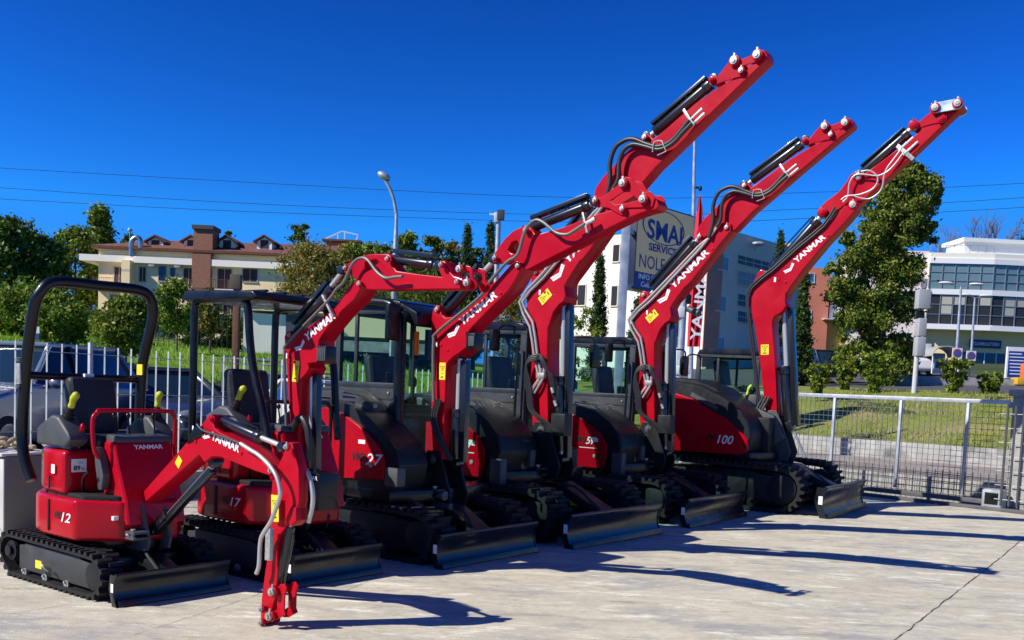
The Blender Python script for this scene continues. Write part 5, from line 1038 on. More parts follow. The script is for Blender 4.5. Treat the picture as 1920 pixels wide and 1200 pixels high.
lamp2(1802, 537, 55, 'double headed lamp post, left of the two before the clinic', .85, 648); lamp2(1828, 558, 66, 'double headed lamp post, right of the two before the clinic', .7, 672)
def roundsign(u, v, Y, vb, label):
    b = at(u, vb, Y); r = thing('parking_sign', label, 'sign', b, 0, 'round no parking signs'); t = at(u, v, Y)-b; MB().cyl((0, 0.03, 0), (0, .03, t.z+.3), .04, 8).build('post', GALV, r)
    MB().cyl((0, -.02, t.z), (0, .02, t.z), .22, 20).build('disc', mat('sign_red', (.5, .02, .02), .5), r); MB().cyl((0, -.03, t.z), (0, -.021, t.z), .17, 20).build('disc_face', mat('sign_blue', (.03, .10, .38), .5), r); MB().box(-.25, .25, -.012, .03, t.z-.26, t.z+.26).build('white_plate', WHP, r); MB().bar((-.12, -.035, t.z+.12), (.12, -.035, t.z-.12), .005, .05, (0, 1, 0)).build('slash', mat('sign_red', (.5, .02, .02), .5), r)
roundsign(1792, 662, 50, 700, 'round no parking sign beside the bus shelter roof'); roundsign(1818, 667, 52, 704, 'round no parking sign before the clinic entrance wall')
# bus shelter
b = at(1762, 702, 52); bs = thing('bus_shelter', 'small arched bus shelter with blue and teal posters', 'bus shelter', b); s = 52/CAM_F
def bp(u, v): q = at(u, v, 52)-b; return q.x, q.z
xl, zl = bp(1737, 668); xr, _ = bp(1789, 668); mb = MB(); N_ = 10
for i in range(N_):
    a, c = R(180-180*i/N_), R(180-180*(i+1)/N_); xm = (xl+xr)/2; rw = (xr-xl)/2
    mb.add([(xm+math.cos(a)*rw, y, zl+math.sin(a)*.5) for y in (-.8, .8)]+[(xm+math.cos(c)*rw, y, zl+math.sin(c)*.5) for y in (.8, -.8)]+[(xm+math.cos(a)*rw, y, zl+.06+math.sin(a)*.5) for y in (-.8, .8)]+[(xm+math.cos(c)*rw, y, zl+.06+math.sin(c)*.5) for y in (.8, -.8)], [(0, 1, 2, 3), (4, 7, 6, 5), (0, 3, 7, 4), (1, 5, 6, 2)])
mb.build('arched_roof', mat('shelter_roof', (.35, .36, .33), .5), bs, smooth=60)
for x in (xl+.05, xr-.05):
    for y in (-.7, .7): MB().cyl((x, y, 0), (x, y, zl), .04, 8).build('post', WHP, bs)
x0, z0 = bp(1746, 670); x1, z1 = bp(1757, 700); MB().box(x0, x1, .6, .66, z1, z0).build('teal_poster', mat('teal', (.01, .20, .22), .5), bs); x0, z0 = bp(1757, 672); x1, z1 = bp(1786, 700); MB().box(x0, x1, .6, .65, z1, z0).build('white_poster', WHP, bs); x0, z0 = bp(1764, 678); x1, z1 = bp(1778, 690); MB().box(x0, x1, .59, .60, z1, z0).build('blue_panel', SBLU, bs)
x0, z0 = bp(1748, 640); x1, z1 = bp(1776, 652); MB().box(x0, x1, 2, 2.1, z1, z0).build('back_board', WHP, bs)
# directory sign
b = at(1905, 712, 45); DS = Wall(at(1905, 712, 45), 92); ds = thing('directory_sign', 'tall white and blue directory sign at the right picture edge', 'sign', b)
part(DS.px('board', WHP, ds, (1890, 650, 1935, 711), -.15, 0)); part(DS.px('blue_field', SBLU, ds, (1892, 658, 1935, 709), 0, .01))
for i in range(7): part(DS.px('text_strip', WHT, ds, (1893, 662+i*6.3, 1916+(i*5) % 7, 665+i*6.3), .01, .014))
part(DS.px('foot', BLKD, ds, (1888, 709, 1893, 716), -.2, .2))
ob = at(1914, 722, 40); og = thing('road_roller', 'small orange and yellow machine cut off at the right edge', 'machine', ob)
MB().box(-.3, .35, -.3, .3, .0, .30).build('yellow_body', mat('machine_yellow', (.6, .35, .02), .5), og, bevel=.05); MB().box(.05, .6, -.3, .3, .3, .9).build('orange_hood', mat('machine_orange', (.65, .15, .05), .5), og, bevel=.08)
# retaining wall by the shelter
RWt = Wall(at(1740, 735, 40), 92); rw_ = thing('retaining_wall', 'grey ribbed retaining wall below the bus shelter', 'wall', Vector((RWt.P.x, RWt.P.y, 2.5))); part(RWt.px('wall_body', WALLC, rw_, (1655, 702, 1780, 760), -.4, 0)); part(RWt.px('wall_body', WALLC, rw_, (1780, 706, 1960, 775), -.5, -.1))
# overhead wires
WM = mat('cable_black', (.02, .02, .03), .6)
for i, (pts, lab) in enumerate((([(-60, 312), (0, 315), (400, 338), (800, 360), (1060, 370), (1290, 371), (1480, 362), (1700, 355), (1985, 340)], 'highest overhead wire across the sky'), ([(-60, 349), (0, 352), (400, 378), (800, 396), (1040, 402), (1300, 402), (1480, 393), (1740, 382), (1985, 366)], 'middle overhead wire across the sky'), ([(-60, 370), (0, 373), (400, 394), (800, 409), (1040, 416), (1300, 418), (1480, 411), (1740, 399), (1985, 385)], 'lowest overhead wire across the sky'))):
    o = MB().tube([at(u, v, 90) for u, v in pts], .022, 5, 4).build('overhead_wire', WM, smooth=60); tag(o, lab, 'wire', 'overhead wires')
# fence and hedge before the cream house, brown post, white gate
WF = Wall(at(300, 640, 42), 84); gf = thing('garden_fence', 'thin dark garden fence in front of the cream house', 'fence', Vector((WF.P.x, WF.P.y, 2.7))); mb = MB(); ta, z_ = WF.hit(115, 640); tb, _ = WF.hit(455, 640)
t = ta
while t < tb: WF.box(mb, t, t+.025, 2.6, 4.3, 0, .02); t += .22
for z_ in (2.8, 4.2): WF.box(mb, ta, tb, z_, z_+.04, 0, .03)
part(mb.build('railing', mat('dark_iron', (.03, .028, .025), .6), gf))
tpx(390, 590, 47, 190, 'hedge', 'dark shaded hedge behind the garden fence', 'dark', vb=648, n=7000, size=.15, seed=95, clumps=80, crown=(0, 1), tr=0, shape='flat', cat='hedge', lump=.08)
tpx(170, 600, 48, 130, 'hedge', 'dark low hedge left of the bright bush', 'dark', vb=648, n=5000, size=.15, seed=96, clumps=60, crown=(0, 1), tr=0, shape='flat', cat='hedge', lump=.1)
b = at(441, 700, 24); wp2 = thing('wooden_post', 'brown weathered wooden post behind the canopy machine', 'post', b); t = at(441, 515, 24)-b; MB().box(-.075, .075, -.075, .075, -.5, t.z).build('timber', mat('brown_timber', (.16, .07, .035), .85, var=.2, bump=.5, bscale=12), wp2, bevel=.01); MB().box(-.16, .10, -.1, .1, t.z-.35, t.z).build('timber_head', mat('grey_timber', (.10, .075, .055), .85), wp2, bevel=.01)
WG = Wall(at(415, 720, 22), 80); wg = thing('white_gate', 'low pale steel gate behind the dark cars', 'gate', Vector((WG.P.x, WG.P.y, 1.0))); part(WG.px('rail', FENCEM, wg, (414, 672, 660, 681), -.03, .03))
ta, _ = WG.hit(416, 700); tb, _ = WG.hit(655, 700); _, z_ = WG.hit(416, 676); mb = MB(); t = ta
while t < tb: WG.box(mb, t, t+.02, z_-1.2, z_, 0, .02); t += .14
for q in (.3, .7, 1.0): WG.box(mb, ta, tb, z_-q, z_-q+.02, 0, .01)
part(mb.build('bars', FENCEM, wg))
b = at(66, 625, 30); bx = thing('blue_sign', 'small blue and white sign behind the silver car', 'sign', b); MB().box(-.14, .14, -.03, .03, -.18, .0).build('blue_plate', SBLU, bx); MB().box(-.14, .14, -.03, .03, .003, .2).build('white_plate', WHP, bx); MB().cyl((0, .06, -2), (0, .06, .2), .03).build('post', GALV, bx)

# ------------------------------------------------------------------ cars
CGL = mat('car_glass', (.012, .03, .035), .04, spec=1, coat=.5); TYRE = mat('tyre', (.02, .02, .02), .8); LAMP = mat('headlamp', (.35, .37, .40), .08, metal=.6)
def car(name, label, P, ang, paint, L=4.4, Wd=1.8, Ht=1.5, suv=False, group='parked cars'):
    r = thing(name, label, 'car', P, R(ang), group); h = Ht; w2 = Wd/2; hb_ = h*.60
    prof = [(-L/2, .35), (-L/2+.05, hb_*.9), (-L*.42, hb_+.03), (L*.20, hb_+.06), (L*.40, hb_*.86), (L/2-.04, hb_*.66), (L/2, .40), (L/2-.1, .22), (-L/2+.1, .22)]
    b = MB().prism(prof, -w2, w2).build('body', paint, r, bevel=.13, seg=4)
    z0 = hb_-.02; a0_, a1_ = (-L*.44, L*.20); t0_, t1_ = (-L*.36 if suv else -L*.26, L*.02)
    kt = .60 if suv else .70; base_ = [(a0_, -w2*.92), (a1_, -w2*.92), (a1_, w2*.92), (a0_, w2*.92)]; top_ = [(t0_, -w2*kt), (t1_, -w2*kt), (t1_, w2*kt), (t0_, w2*kt)]
    g = MB().add([(x, y, z0) for x, y in base_]+[(x, y, h-.05) for x, y in top_], [(0, 1, 5, 4), (1, 2, 6, 5), (2, 3, 7, 6), (3, 0, 4, 7), (4, 5, 6, 7)]).build('windows', CGL, r, bevel=.03)
    MB().box(t0_-.04, t1_+.06, -w2*(kt+.02), w2*(kt+.02), h-.07, h).build('roof', paint, r, bevel=.03, seg=3)
    for i in range(4):
        p, q = base_[i], top_[i]; MB().bar((p[0], p[1]*1.0, z0), (q[0], q[1]*1.02, h-.04), .07, .06, (0, 1, 0)).build('pillar', paint, r, bevel=.015)
    for s in (-1, 1):
        MB().bar((-.25, s*w2*.925, z0), (-.35, s*w2*(kt+.03), h-.05), .07, .05, (0, 1, 0)).build('pillar', BLK, r)
        for x in (-L*.31, L*.32):
            t_ = MB().cyl((x, s*(w2-.2), .32), (x, s*(w2+.01), .32), .32, 20).build('wheel', TYRE, r, bevel=.03); MB().cyl((x, s*(w2-.02), .32), (x, s*(w2+.02), .32), .20, 14).build('rim', LAMP, t_)
        MB().ell((L*.455, s*w2*.72, hb_*.76), (.16, .24, .09), 14, 8).build('headlight', LAMP, r); MB().ell((L*.12, s*(w2+.09), hb_+.08), (.10, .12, .09)).build('wing_mirror', paint, r)
    MB().box(L/2-.06, L/2+.012, -w2*.42, w2*.42, hb_*.42, hb_*.66).build('grille', BLKD, r, bevel=.02)
    return r
SIL = mat('silver_car_paint', (.30, .32, .36), .25, metal=.6, coat=.6); NVY = mat('navy_car_paint', (.012, .022, .05), .2, coat=.8); GRC = mat('dark_grey_car_paint', (.06, .07, .085), .25, metal=.5, coat=.6); WCP = mat('white_car_paint', (.6, .6, .6), .3, coat=.5)
def cp_(u, Y): p = at(u, 700, Y); return Vector((p.x, Y, gz(p.x, Y)+.002))
car('parked_car', 'silver blue high car cut off by the left picture edge', cp_(38, 15.4), -101, SIL, 4.6, 1.9, 1.72, True)
car('parked_car', 'dark grey saloon parked behind the black hoop', cp_(300, 18.0), -40, GRC, 4.6, 1.8, 1.44)
car('parked_car', 'dark blue car behind the canopy machine', cp_(560, 21.0), -48, NVY, 4.5, 1.8, 1.42)
car('parked_car', 'light car seen through the gap right of the 17 machine boom', cp_(625, 19.0), -55, WCP, 4.2, 1.75, 1.35)
car('parked_car', 'small white car beside the retaining wall', cp_(1705, 54), 80, WCP, 3.9, 1.7, 1.5); car('parked_car', 'dark car half hidden beside the thick cypress', cp_(1530, 44), 100, NVY, 4.2, 1.75, 1.4)
# ------------------------------------------------------------------ grey slatted cabinet with a heap of stones
b = onz(22, 1002); cbn = thing('slatted_cabinet', 'grey slatted storage cabinet at the left picture edge', 'cabinet', Vector((b.x-.15, b.y+.1, 0)), R(-20))
zt_ = at(22, 846, b.y).z; MB().box(-.75, .40, -.32, .34, 0, zt_-.03).build('cabinet_body', mat('cabinet_grey', (.16, .16, .155), .6), cbn, bevel=.01)
for i in range(9): MB().box(-.74+.128*i, -.64+.128*i, -.338, -.321, .03, zt_-.05).build('slat', mat('pale_slat', (.62, .62, .58), .6, var=.1), cbn, bevel=.003)
for i in range(9): MB().box(-.74+.128*i, -.64+.128*i, -.36, .36, zt_-.028, zt_).build('top_slat', mat('pale_slat', (.62, .62, .58), .6), cbn, bevel=.003)
STN = mat('tan_stone', (.34, .26, .17), .85, var=.3, vscale=8, bump=.5, bscale=25); rng = random.Random(11); M0 = Matrix.Translation(cbn.location)@Matrix.Rotation(R(-20), 4, 'Z')
for i in range(46):
    x = rng.uniform(-.65, .36); y = rng.uniform(-.28, .2); z_ = zt_+.02+rng.random()*.10*(1-abs(x+.15)*.9)
    o = MB().ell((0, 0, 0), (rng.uniform(.05, .09), rng.uniform(.025, .04), rng.uniform(.018, .03)), 8, 5).build('stone', STN); o.location = M0 @ Vector((x, y, z_)); o.rotation_euler = (rng.uniform(-.2, .2), rng.uniform(-.3, .3), rng.uniform(0, 3.1)); tag(o, 'tan stone in the heap on the grey slatted cabinet', 'stone', 'tan stones heaped on the cabinet')
SZ = {
 'm12': dict(rod=((-0.66, 0.435), (-0.31, 0.462)), ah=.040, gl=(.02, .05), r=.036, nl=4, big=(0, 2), pr=.018, hr=.015, hm=HOSEG, sw=.075, k=.62, ga=None, redpin=(6,)),
 'm17': dict(ah=.068, rod=((-0.8, 0.5), (-0.42, 0.5)), r=.040, nl=4, big=(1, 3), pr=.016, hr=.013, hm=HOSEW, sw=.075, k=.72, ga=(.065, .035), gb=(.065, .035), gl=(.07, .055)),
 'm27': dict(ah=.085, rod=((-0.95, 0.625), (-0.66, 0.622)), r=.050, nl=4, big=(0, 3), pr=.021, hr=.016, hm=HOSEW, sw=.08, k=.85, ga=(.08, .035), gb=(.085, .035), gl=(.085, .07), pir=.014),
 'm57': dict(ah=.095, rod=((-1.5, 0.72), (-1.12, 0.725)), r=.064, nl=4, big=(0, 1), pr=.027, hr=.026, hm=HOSEB, sw=.11, k=1.0, ga=(.10, .04), gb=(.082, .035), gl=(.085, .06), pir=.018, redpin=(3,)),
 'm100': dict(ah=.12, rod=((-1.5, 0.95), (-1.25, 0.95)), r=.080, nl=3, big=(), pr=.05, hr=.013, hm=STEEL, sw=.13, k=1.25, ga=None, gb=(.09, .03), gl=(.11, .09), pir=.02, dark=1, redpin=(2, 3, 5)),
}
def undercarriage(root, x0, x1, hh, yc, wd, bhw, bh, cs, steel=False):
    for s in (-1, 1): track(root, x0, x1, hh, s*yc, wd, s < 0, steel)
    k = hh/.58
    MB().box(x0+.35*k, x1-.3*k, -yc+wd*.4, yc-wd*.4, hh*.35, hh*.82).cyl((cs, 0, hh*.7), (cs, 0, hh+.06*k), .42*k, 28).build('undercarriage', BLK, root, bevel=.015)
    b = blade(root, bhw, bh)
    for s in (-1, 1):
        MB().bar((x1-.55*k, s*.30*k, hh*.55), (-.10*k, s*.34*k, bh*.45), .09*k, .13*k).build('blade_arm', BLK, b, bevel=.01)
    MB().bar((x1-.50*k, 0, hh*1.05), (-.10*k, 0, bh*.78), .30*k, .022).bar((x1-.50*k, -.15*k, hh*.98), (-.18*k, -.15*k, bh*.72), .02, .10*k).build('cylinder_cover', GRYD, b, bevel=.006)
    MB().cyl((x1-.6*k, 0, hh*.85), (-.1*k, 0, bh*.62), .04*k, 14).build('blade_cylinder', CHR, b)
    MB().tube([(x1-.55*k, -.12*k, hh*.9), (x1-.25*k, -.14*k, hh*1.0), (-.16*k, -.13*k, bh*.8)], .015, 8, 4).build('hydraulic_hose', HOSEB, b)
    MB().box(x1-.40*k, x1-.18*k, -.152*k, -.1485*k, hh*.62, hh*.80).build('warning_sticker', YEL, b, smooth=0)
    return b
def profile_text(root, num, s, z, y, w_, h_, pre='ViO'):
    text('model_lettering', pre, (s, y, z+h_*.25), (1, 0, 0), (0, 0, 1), w_*.42, h_*.75, BLKD, root, bold=.035, shear=.3, ext=.002)
    text('model_number', num, (s+w_*.44, y, z), (1, 0, 0), (0, 0, 1), w_*.56, h_, WHT, root, bold=.012, shear=.25, ext=.002)

def hood_body(root, red, band, top, yr, yi, xr, zb, gray, k=1.0):
    "right hand engine cover: red door, dark band round it, ribbed dark top"
    x1 = max(p[0] for p in band)
    outer = [(xr, zb)]+[(x1-.10*k, zb-.02)]+list(reversed(band))+[(xr+.12*k, band[0][1]+.02), (xr-.04, band[0][1]-.12), (xr-.07, zb+.5*k)]
    MB().prism(outer, yr+.02, yi).build('engine_cover', GRYD, root, bevel=.035*k, seg=3)
    plate('side_door', red, yr-.012, yr+.03, REDD, root, bev=.012)
    t = [(top[0][0]-.45*k, zb+.3)]+[(top[-1][0], zb+.3)]+list(reversed(top))+[(top[0][0]-.42*k, top[0][1]-.03)]
    MB().prism(t, yr+.20*k, yi+.02).build('hood_top', HOODM, root, bevel=.06*k, seg=3)
    for i in range(5):
        yy = yr+.30*k+i*.085*k
        MB().tube([(p[0]-.03, yy-.02*j, p[1]+.004) for j, p in enumerate(top)], .012*k, 6, 4)  .build('hood_rib', HOODM, root)
    MB().box(gray[0], gray[1], yr-.0, yr+.12, gray[2], gray[3]).build('step_plate', GRYM, root, bevel=.015)
    for (a, b) in ((red[5][0]-.18*k, red[5][1]-.10*k), (red[5][0]-.14*k, red[-2][1]+.12*k)):
        MB().cyl((a, yr-.012, b), (a, yr-.022, b), .026*k, 14).build('door_lock', ZINC, root, bevel=.002)
    MB().box(red[2][0]+.02*k, red[2][0]+.13*k, yr-.0135, yr-.0125, red[4][1]+.02, red[4][1]+.07*k).build('white_sticker', WHT, root, smooth=0)
    for i in range(4):
        MB().box(red[0][0]-.18*k, red[0][0]+.04*k, yr-.016, yr-.011, red[-1][1]+.20*k+i*.06*k, red[-1][1]+.222*k+i*.06*k).build('vent_slot', BLKD, root, bevel=.002)
    c = [(yi, 0)]

def deck(root, cs, yr, xf, xr, z0, z1, m=BLK):
    pts = []
    for i in range(11):
        a = R(100+i*16); pts.append((cs+math.cos(a)*(cs-xr)*1.0, math.sin(a)*(-yr)*1.0))
    pts += [(xf, yr), (xf+.15, yr*.45), (xf+.15, -yr*.45), (xf, -yr)]
    MB().plan(pts, z0, z1).build('swing_frame', m, root, bevel=.02)

def exc57(root):
    g = GEO['m57']
    undercarriage(root, -2.75, -.32, .58, .79, .38, .98, .36, -1.65)
    deck(root, -1.75, -.90, -1.15, -2.7, .60, .74)
    red = [(-1.93, 1.40), (-1.735, 1.335), (-1.559, 1.245), (-1.392, 1.125), (-1.30, .996), (-1.29, .923), (-1.30, .798), (-1.34, .655), (-2.55, .67), (-2.60, 1.0), (-2.52, 1.34), (-2.25, 1.42)]
    band = [(-2.45, 1.56), (-2.2, 1.56), (-1.93, 1.525), (-1.537, 1.44), (-1.294, 1.308), (-1.119, 1.138), (-1.068, .961), (-1.13, .70)]
    top = [(-2.45, 1.60), (-2.03, 1.59), (-1.74, 1.53), (-1.56, 1.42), (-1.45, 1.28)]
    hood_body(root, red, band, top, -.95, -.22, -2.65, .64, (-1.21, -1.05, .56, .89))
    MB().cyl((-1.19, -.72, .95), (-1.19, -.72, 1.12), .012).cyl((-1.20, -.60, .95), (-1.20, -.60, 1.10), .012).build('grab_handle', ZINC, root)
    for i in range(4): MB().tube([(-1.62, -.42, 1.50-.035*i), (-1.60, -.36, 1.52-.035*i), (-1.56, -.32, 1.50-.035*i)], .006, 6, 2).build('vent_fin', ZINC, root)
    MB().box(-2.72, -1.2, -.22, .85, .66, .98).box(-2.78, -2.35, -.3, .85, .9, 1.45).build('rear_body', GRYD, root, bevel=.06, seg=3)
    cab(root, -2.40, -1.35, -.20, .78, .95, 1.66, 2.50)
    MB().box(-1.45, -1.10, -.50, .20, .62, 1.12).build('front_frame', BLK, root, bevel=.03)
    MB().box(-1.12, -1.04, -.40, -.30, .78, .98).build('counter_plate', GRYM, root, bevel=.01)
    profile_text(root, '57', -1.75, .98, -.965, .30, .10)
    MB().box(-1.72, -1.44, -.9645, -.9635, .925, .935).build('pinstripe', WHT, root, smooth=0)
    MB().tube([(-1.42, -.27, .9), (-1.40, -.27, 1.9), (-1.40, -.27, 2.2)], .016, 8, 2).build('grab_rail', BLK, root)
    mirror(root, -1.62, -.45, 2.26, .15, .26, (-1.5, -.2, 2.44)); mirror(root, -1.12, .98, 2.15, .17, .30, (-1.35, .78, 2.38))
    MB().box(-1.31, -1.24, -.16, -.02, 2.33, 2.44).build('work_light', BLK, root, bevel=.01)
    MB().box(-1.31, -1.24, .50, .64, 2.33, 2.44).build('work_light', BLK, root, bevel=.01)
    front(root, g, .13, SZ['m57'], .135)
    # hose bundle from the frame to the boom foot
    y = -.17
    for i in range(4):
        d = .022*i
        MB().tube([(-1.05-d, y, 2.06-d), (-1.154-d*.5, y-.03, 2.11-d), (-1.28-d*.3, y-.05, 2.05-d), (-1.33+d, y-.04, 1.84), (-1.28+d, y-.04, 1.65), (-1.25+d, y-.03, 1.46), (-1.13+d, y-.02, 1.36), (-1.0+d, y, 1.28), (-.86+d, y+.02, 1.17)], .0125, 8, 4).build('hydraulic_hose', HOSEB, root)
    for i in range(3):
        d = .02*i
        MB().tube([(-1.20, y-.02, 2.06-d), (-1.10, y-.05, 2.10-d), (-1.02-d*.5, y-.05, 2.0-d), (-.97+d, y-.03, 1.85), (-.93+d, y-.01, 1.66), (-.88+d, y+.02, 1.50)], .0125, 8, 4).build('hydraulic_hose', HOSEB, root)
    MB().box(-1.17, -1.06, y-.02, y+.03, 1.83, 1.89).build('pipe_clamp', ZINC, root, bevel=.004)
    for i in range(2):
        MB().tube([(-1.13+.05*i, y+.01, 1.95), (-1.14+.05*i, y, 1.83), (-1.19+.065*i, y-.01, 1.75), (-1.255+.065*i, y-.01, 1.65)], .015, 8, 3).build('steel_pipe', CHR, root)
        MB().cyl((-.93+.05*i, y-.03, 1.72-.15*i), (-.90+.05*i, y-.03, 1.66-.15*i), .020, 10).build('hose_fitting', ZINC, root)
    MB().box(-.95, -.75, -.155, .0, 1.16, 1.42).build('boom_cylinder_cover', GRYD, root, bevel=.01)
    h0 = Vector((g['hose'][9][0], -.17, g['hose'][9][1]))
    MB().tube([(.265, -.20, 4.312), (.28, -.21, 4.414), (.337, -.21, 4.423), (.381, -.21, 4.413), (.432, -.20, 4.30), (.33, -.20, 4.27)], .008, 6, 1).build('hose_holder', ZINC, root)
    e = Vector((g['hose'][-1][0], -.165, g['hose'][-1][1]))
    MB().bar(e+Vector((-.08, 0, .12)), e+Vector((.05, 0, -.06)), .03, .03).bar(e, e+Vector((.14, 0, .10)), .022, .022).bar(e+Vector((.03, 0, -.05)), e+Vector((.17, 0, .05)), .022, .022).build('valve_block', ZINC, root, bevel=.003)

def exc27(root):
    g = GEO['m27']
    undercarriage(root, -2.05, -.14, .50, .62, .30, .775, .31, -1.15)
    deck(root, -1.2, -.74, -.72, -1.95, .54, .66)
    red = [(-1.54, 1.41), (-1.375, 1.363), (-1.161, 1.269), (-.996, 1.175), (-.869, 1.065), (-.806, .97), (-.79, .89), (-.80, .76), (-1.80, .70), (-1.86, 1.0), (-1.80, 1.36), (-1.65, 1.42)]
    band = [(-1.75, 1.50), (-1.60, 1.50), (-1.51, 1.485), (-1.379, 1.463), (-1.227, 1.418), (-1.047, 1.343), (-.795, 1.177), (-.662, 1.044), (-.614, .905), (-.66, .74)]
    top = [(-1.9, 1.62), (-1.6, 1.60), (-1.38, 1.55), (-1.25, 1.48), (-1.14, 1.38)]
    hood_body(root, red, band, top, -.75, -.32, -1.86, .66, (-.79, -.62, .70, .885), .85)
    MB().box(-1.95, -1.0, -.32, .70, .60, .86).box(-1.97, -1.75, -.5, .70, .6, 1.35).build('rear_body', GRYD, root, bevel=.05, seg=3)
    cab(root, -2.0, -1.05, -.30, .60, .84, 1.66, 2.54, post=.30)
    # rounded outer posts of this cab
    MB().tube([(-1.02, -.33, .82), (-1.05, -.33, 1.6), (-1.07, -.33, 2.25), (-1.13, -.33, 2.42), (-1.28, -.33, 2.50), (-1.9, -.33, 2.52)], .045, 12, 5).build('corner_post', BLK, root, smooth=60)
    MB().tube([(-1.00, .60, .82), (-1.02, .60, 2.25), (-1.1, .60, 2.42)], .04, 12, 5).build('corner_post', BLK, root, smooth=60)
    MB().prism([(-1.08, 2.50), (-.86, 2.40), (-.84, 2.28), (-.90, 2.26), (-1.08, 2.34)], -.30, .58).build('roof_visor', BLK, root, bevel=.02)
    MB().box(-1.05, -.72, -.34, .16, .56, .84).build('front_frame', BLK, root, bevel=.03)
    MB().box(-1.0, -.86, -.325, .55, .84, 1.0).build('front_panel', BLK, root, bevel=.03)
    MB().plan([(-.98, -.35), (-.80, -.33), (-.98, -.30)], .88, 1.05).build('step_bracket', GRYM, root, bevel=.005)
    profile_text(root, '27', -1.22, .885, -.763, .42, .115)
    mirror(root, -1.03, -.46, 2.29, .17, .36, (-1.10, -.33, 2.46))
    MB().box(-.99, -.95, -.02, .05, 1.95, 2.25).build('wiper', BLK, root); MB().box(-.985, -.955, -.20, -.14, 1.98, 2.22).build('indicator_lamp', ORNG, root, bevel=.01)
    front(root, g, .115, SZ['m27'], .155)
    lx, lz = g['light'][0]
    MB().box(lx-.05, lx+.06, -.14, .0, lz-.09, lz+.07).build('work_light', BLK, root, bevel=.012)
    MB().box(lx-.02, lx+.05, -.1415, -.140, lz-.055, lz+.04).build('work_light_lens', GRYM, root)
    fx, fz = g['foot'][0]
    for i in range(3):
        MB().tube([(fx+.02+.03*i, -.15, 1.55), (fx-.02+.03*i, -.16, 1.35), (fx+.06+.03*i, -.15, 1.15), (fx+.20+.02*i, -.12, .95)], .014, 8, 4).build('hydraulic_hose', HOSEB, root)
    e = Vector((g['hose'][-1][0], -.15, g['hose'][-1][1]))
    MB().bar(e+Vector((-.03, 0, .10)), e+Vector((.03, 0, -.08)), .03, .02).bar(e-Vector((.10, 0, .05)), e+Vector((.10, 0, .04)), .03, .03).build('valve_block', ZINC, root, bevel=.003)
    MB().cyl((-.55, -.2, .60), (-.48, -.2, .60), .05, 14).cyl((-.62, -.2, .50), (-.40, -.2, .50), .035, 10).build('swing_pivot', GRYM, root, bevel=.005)

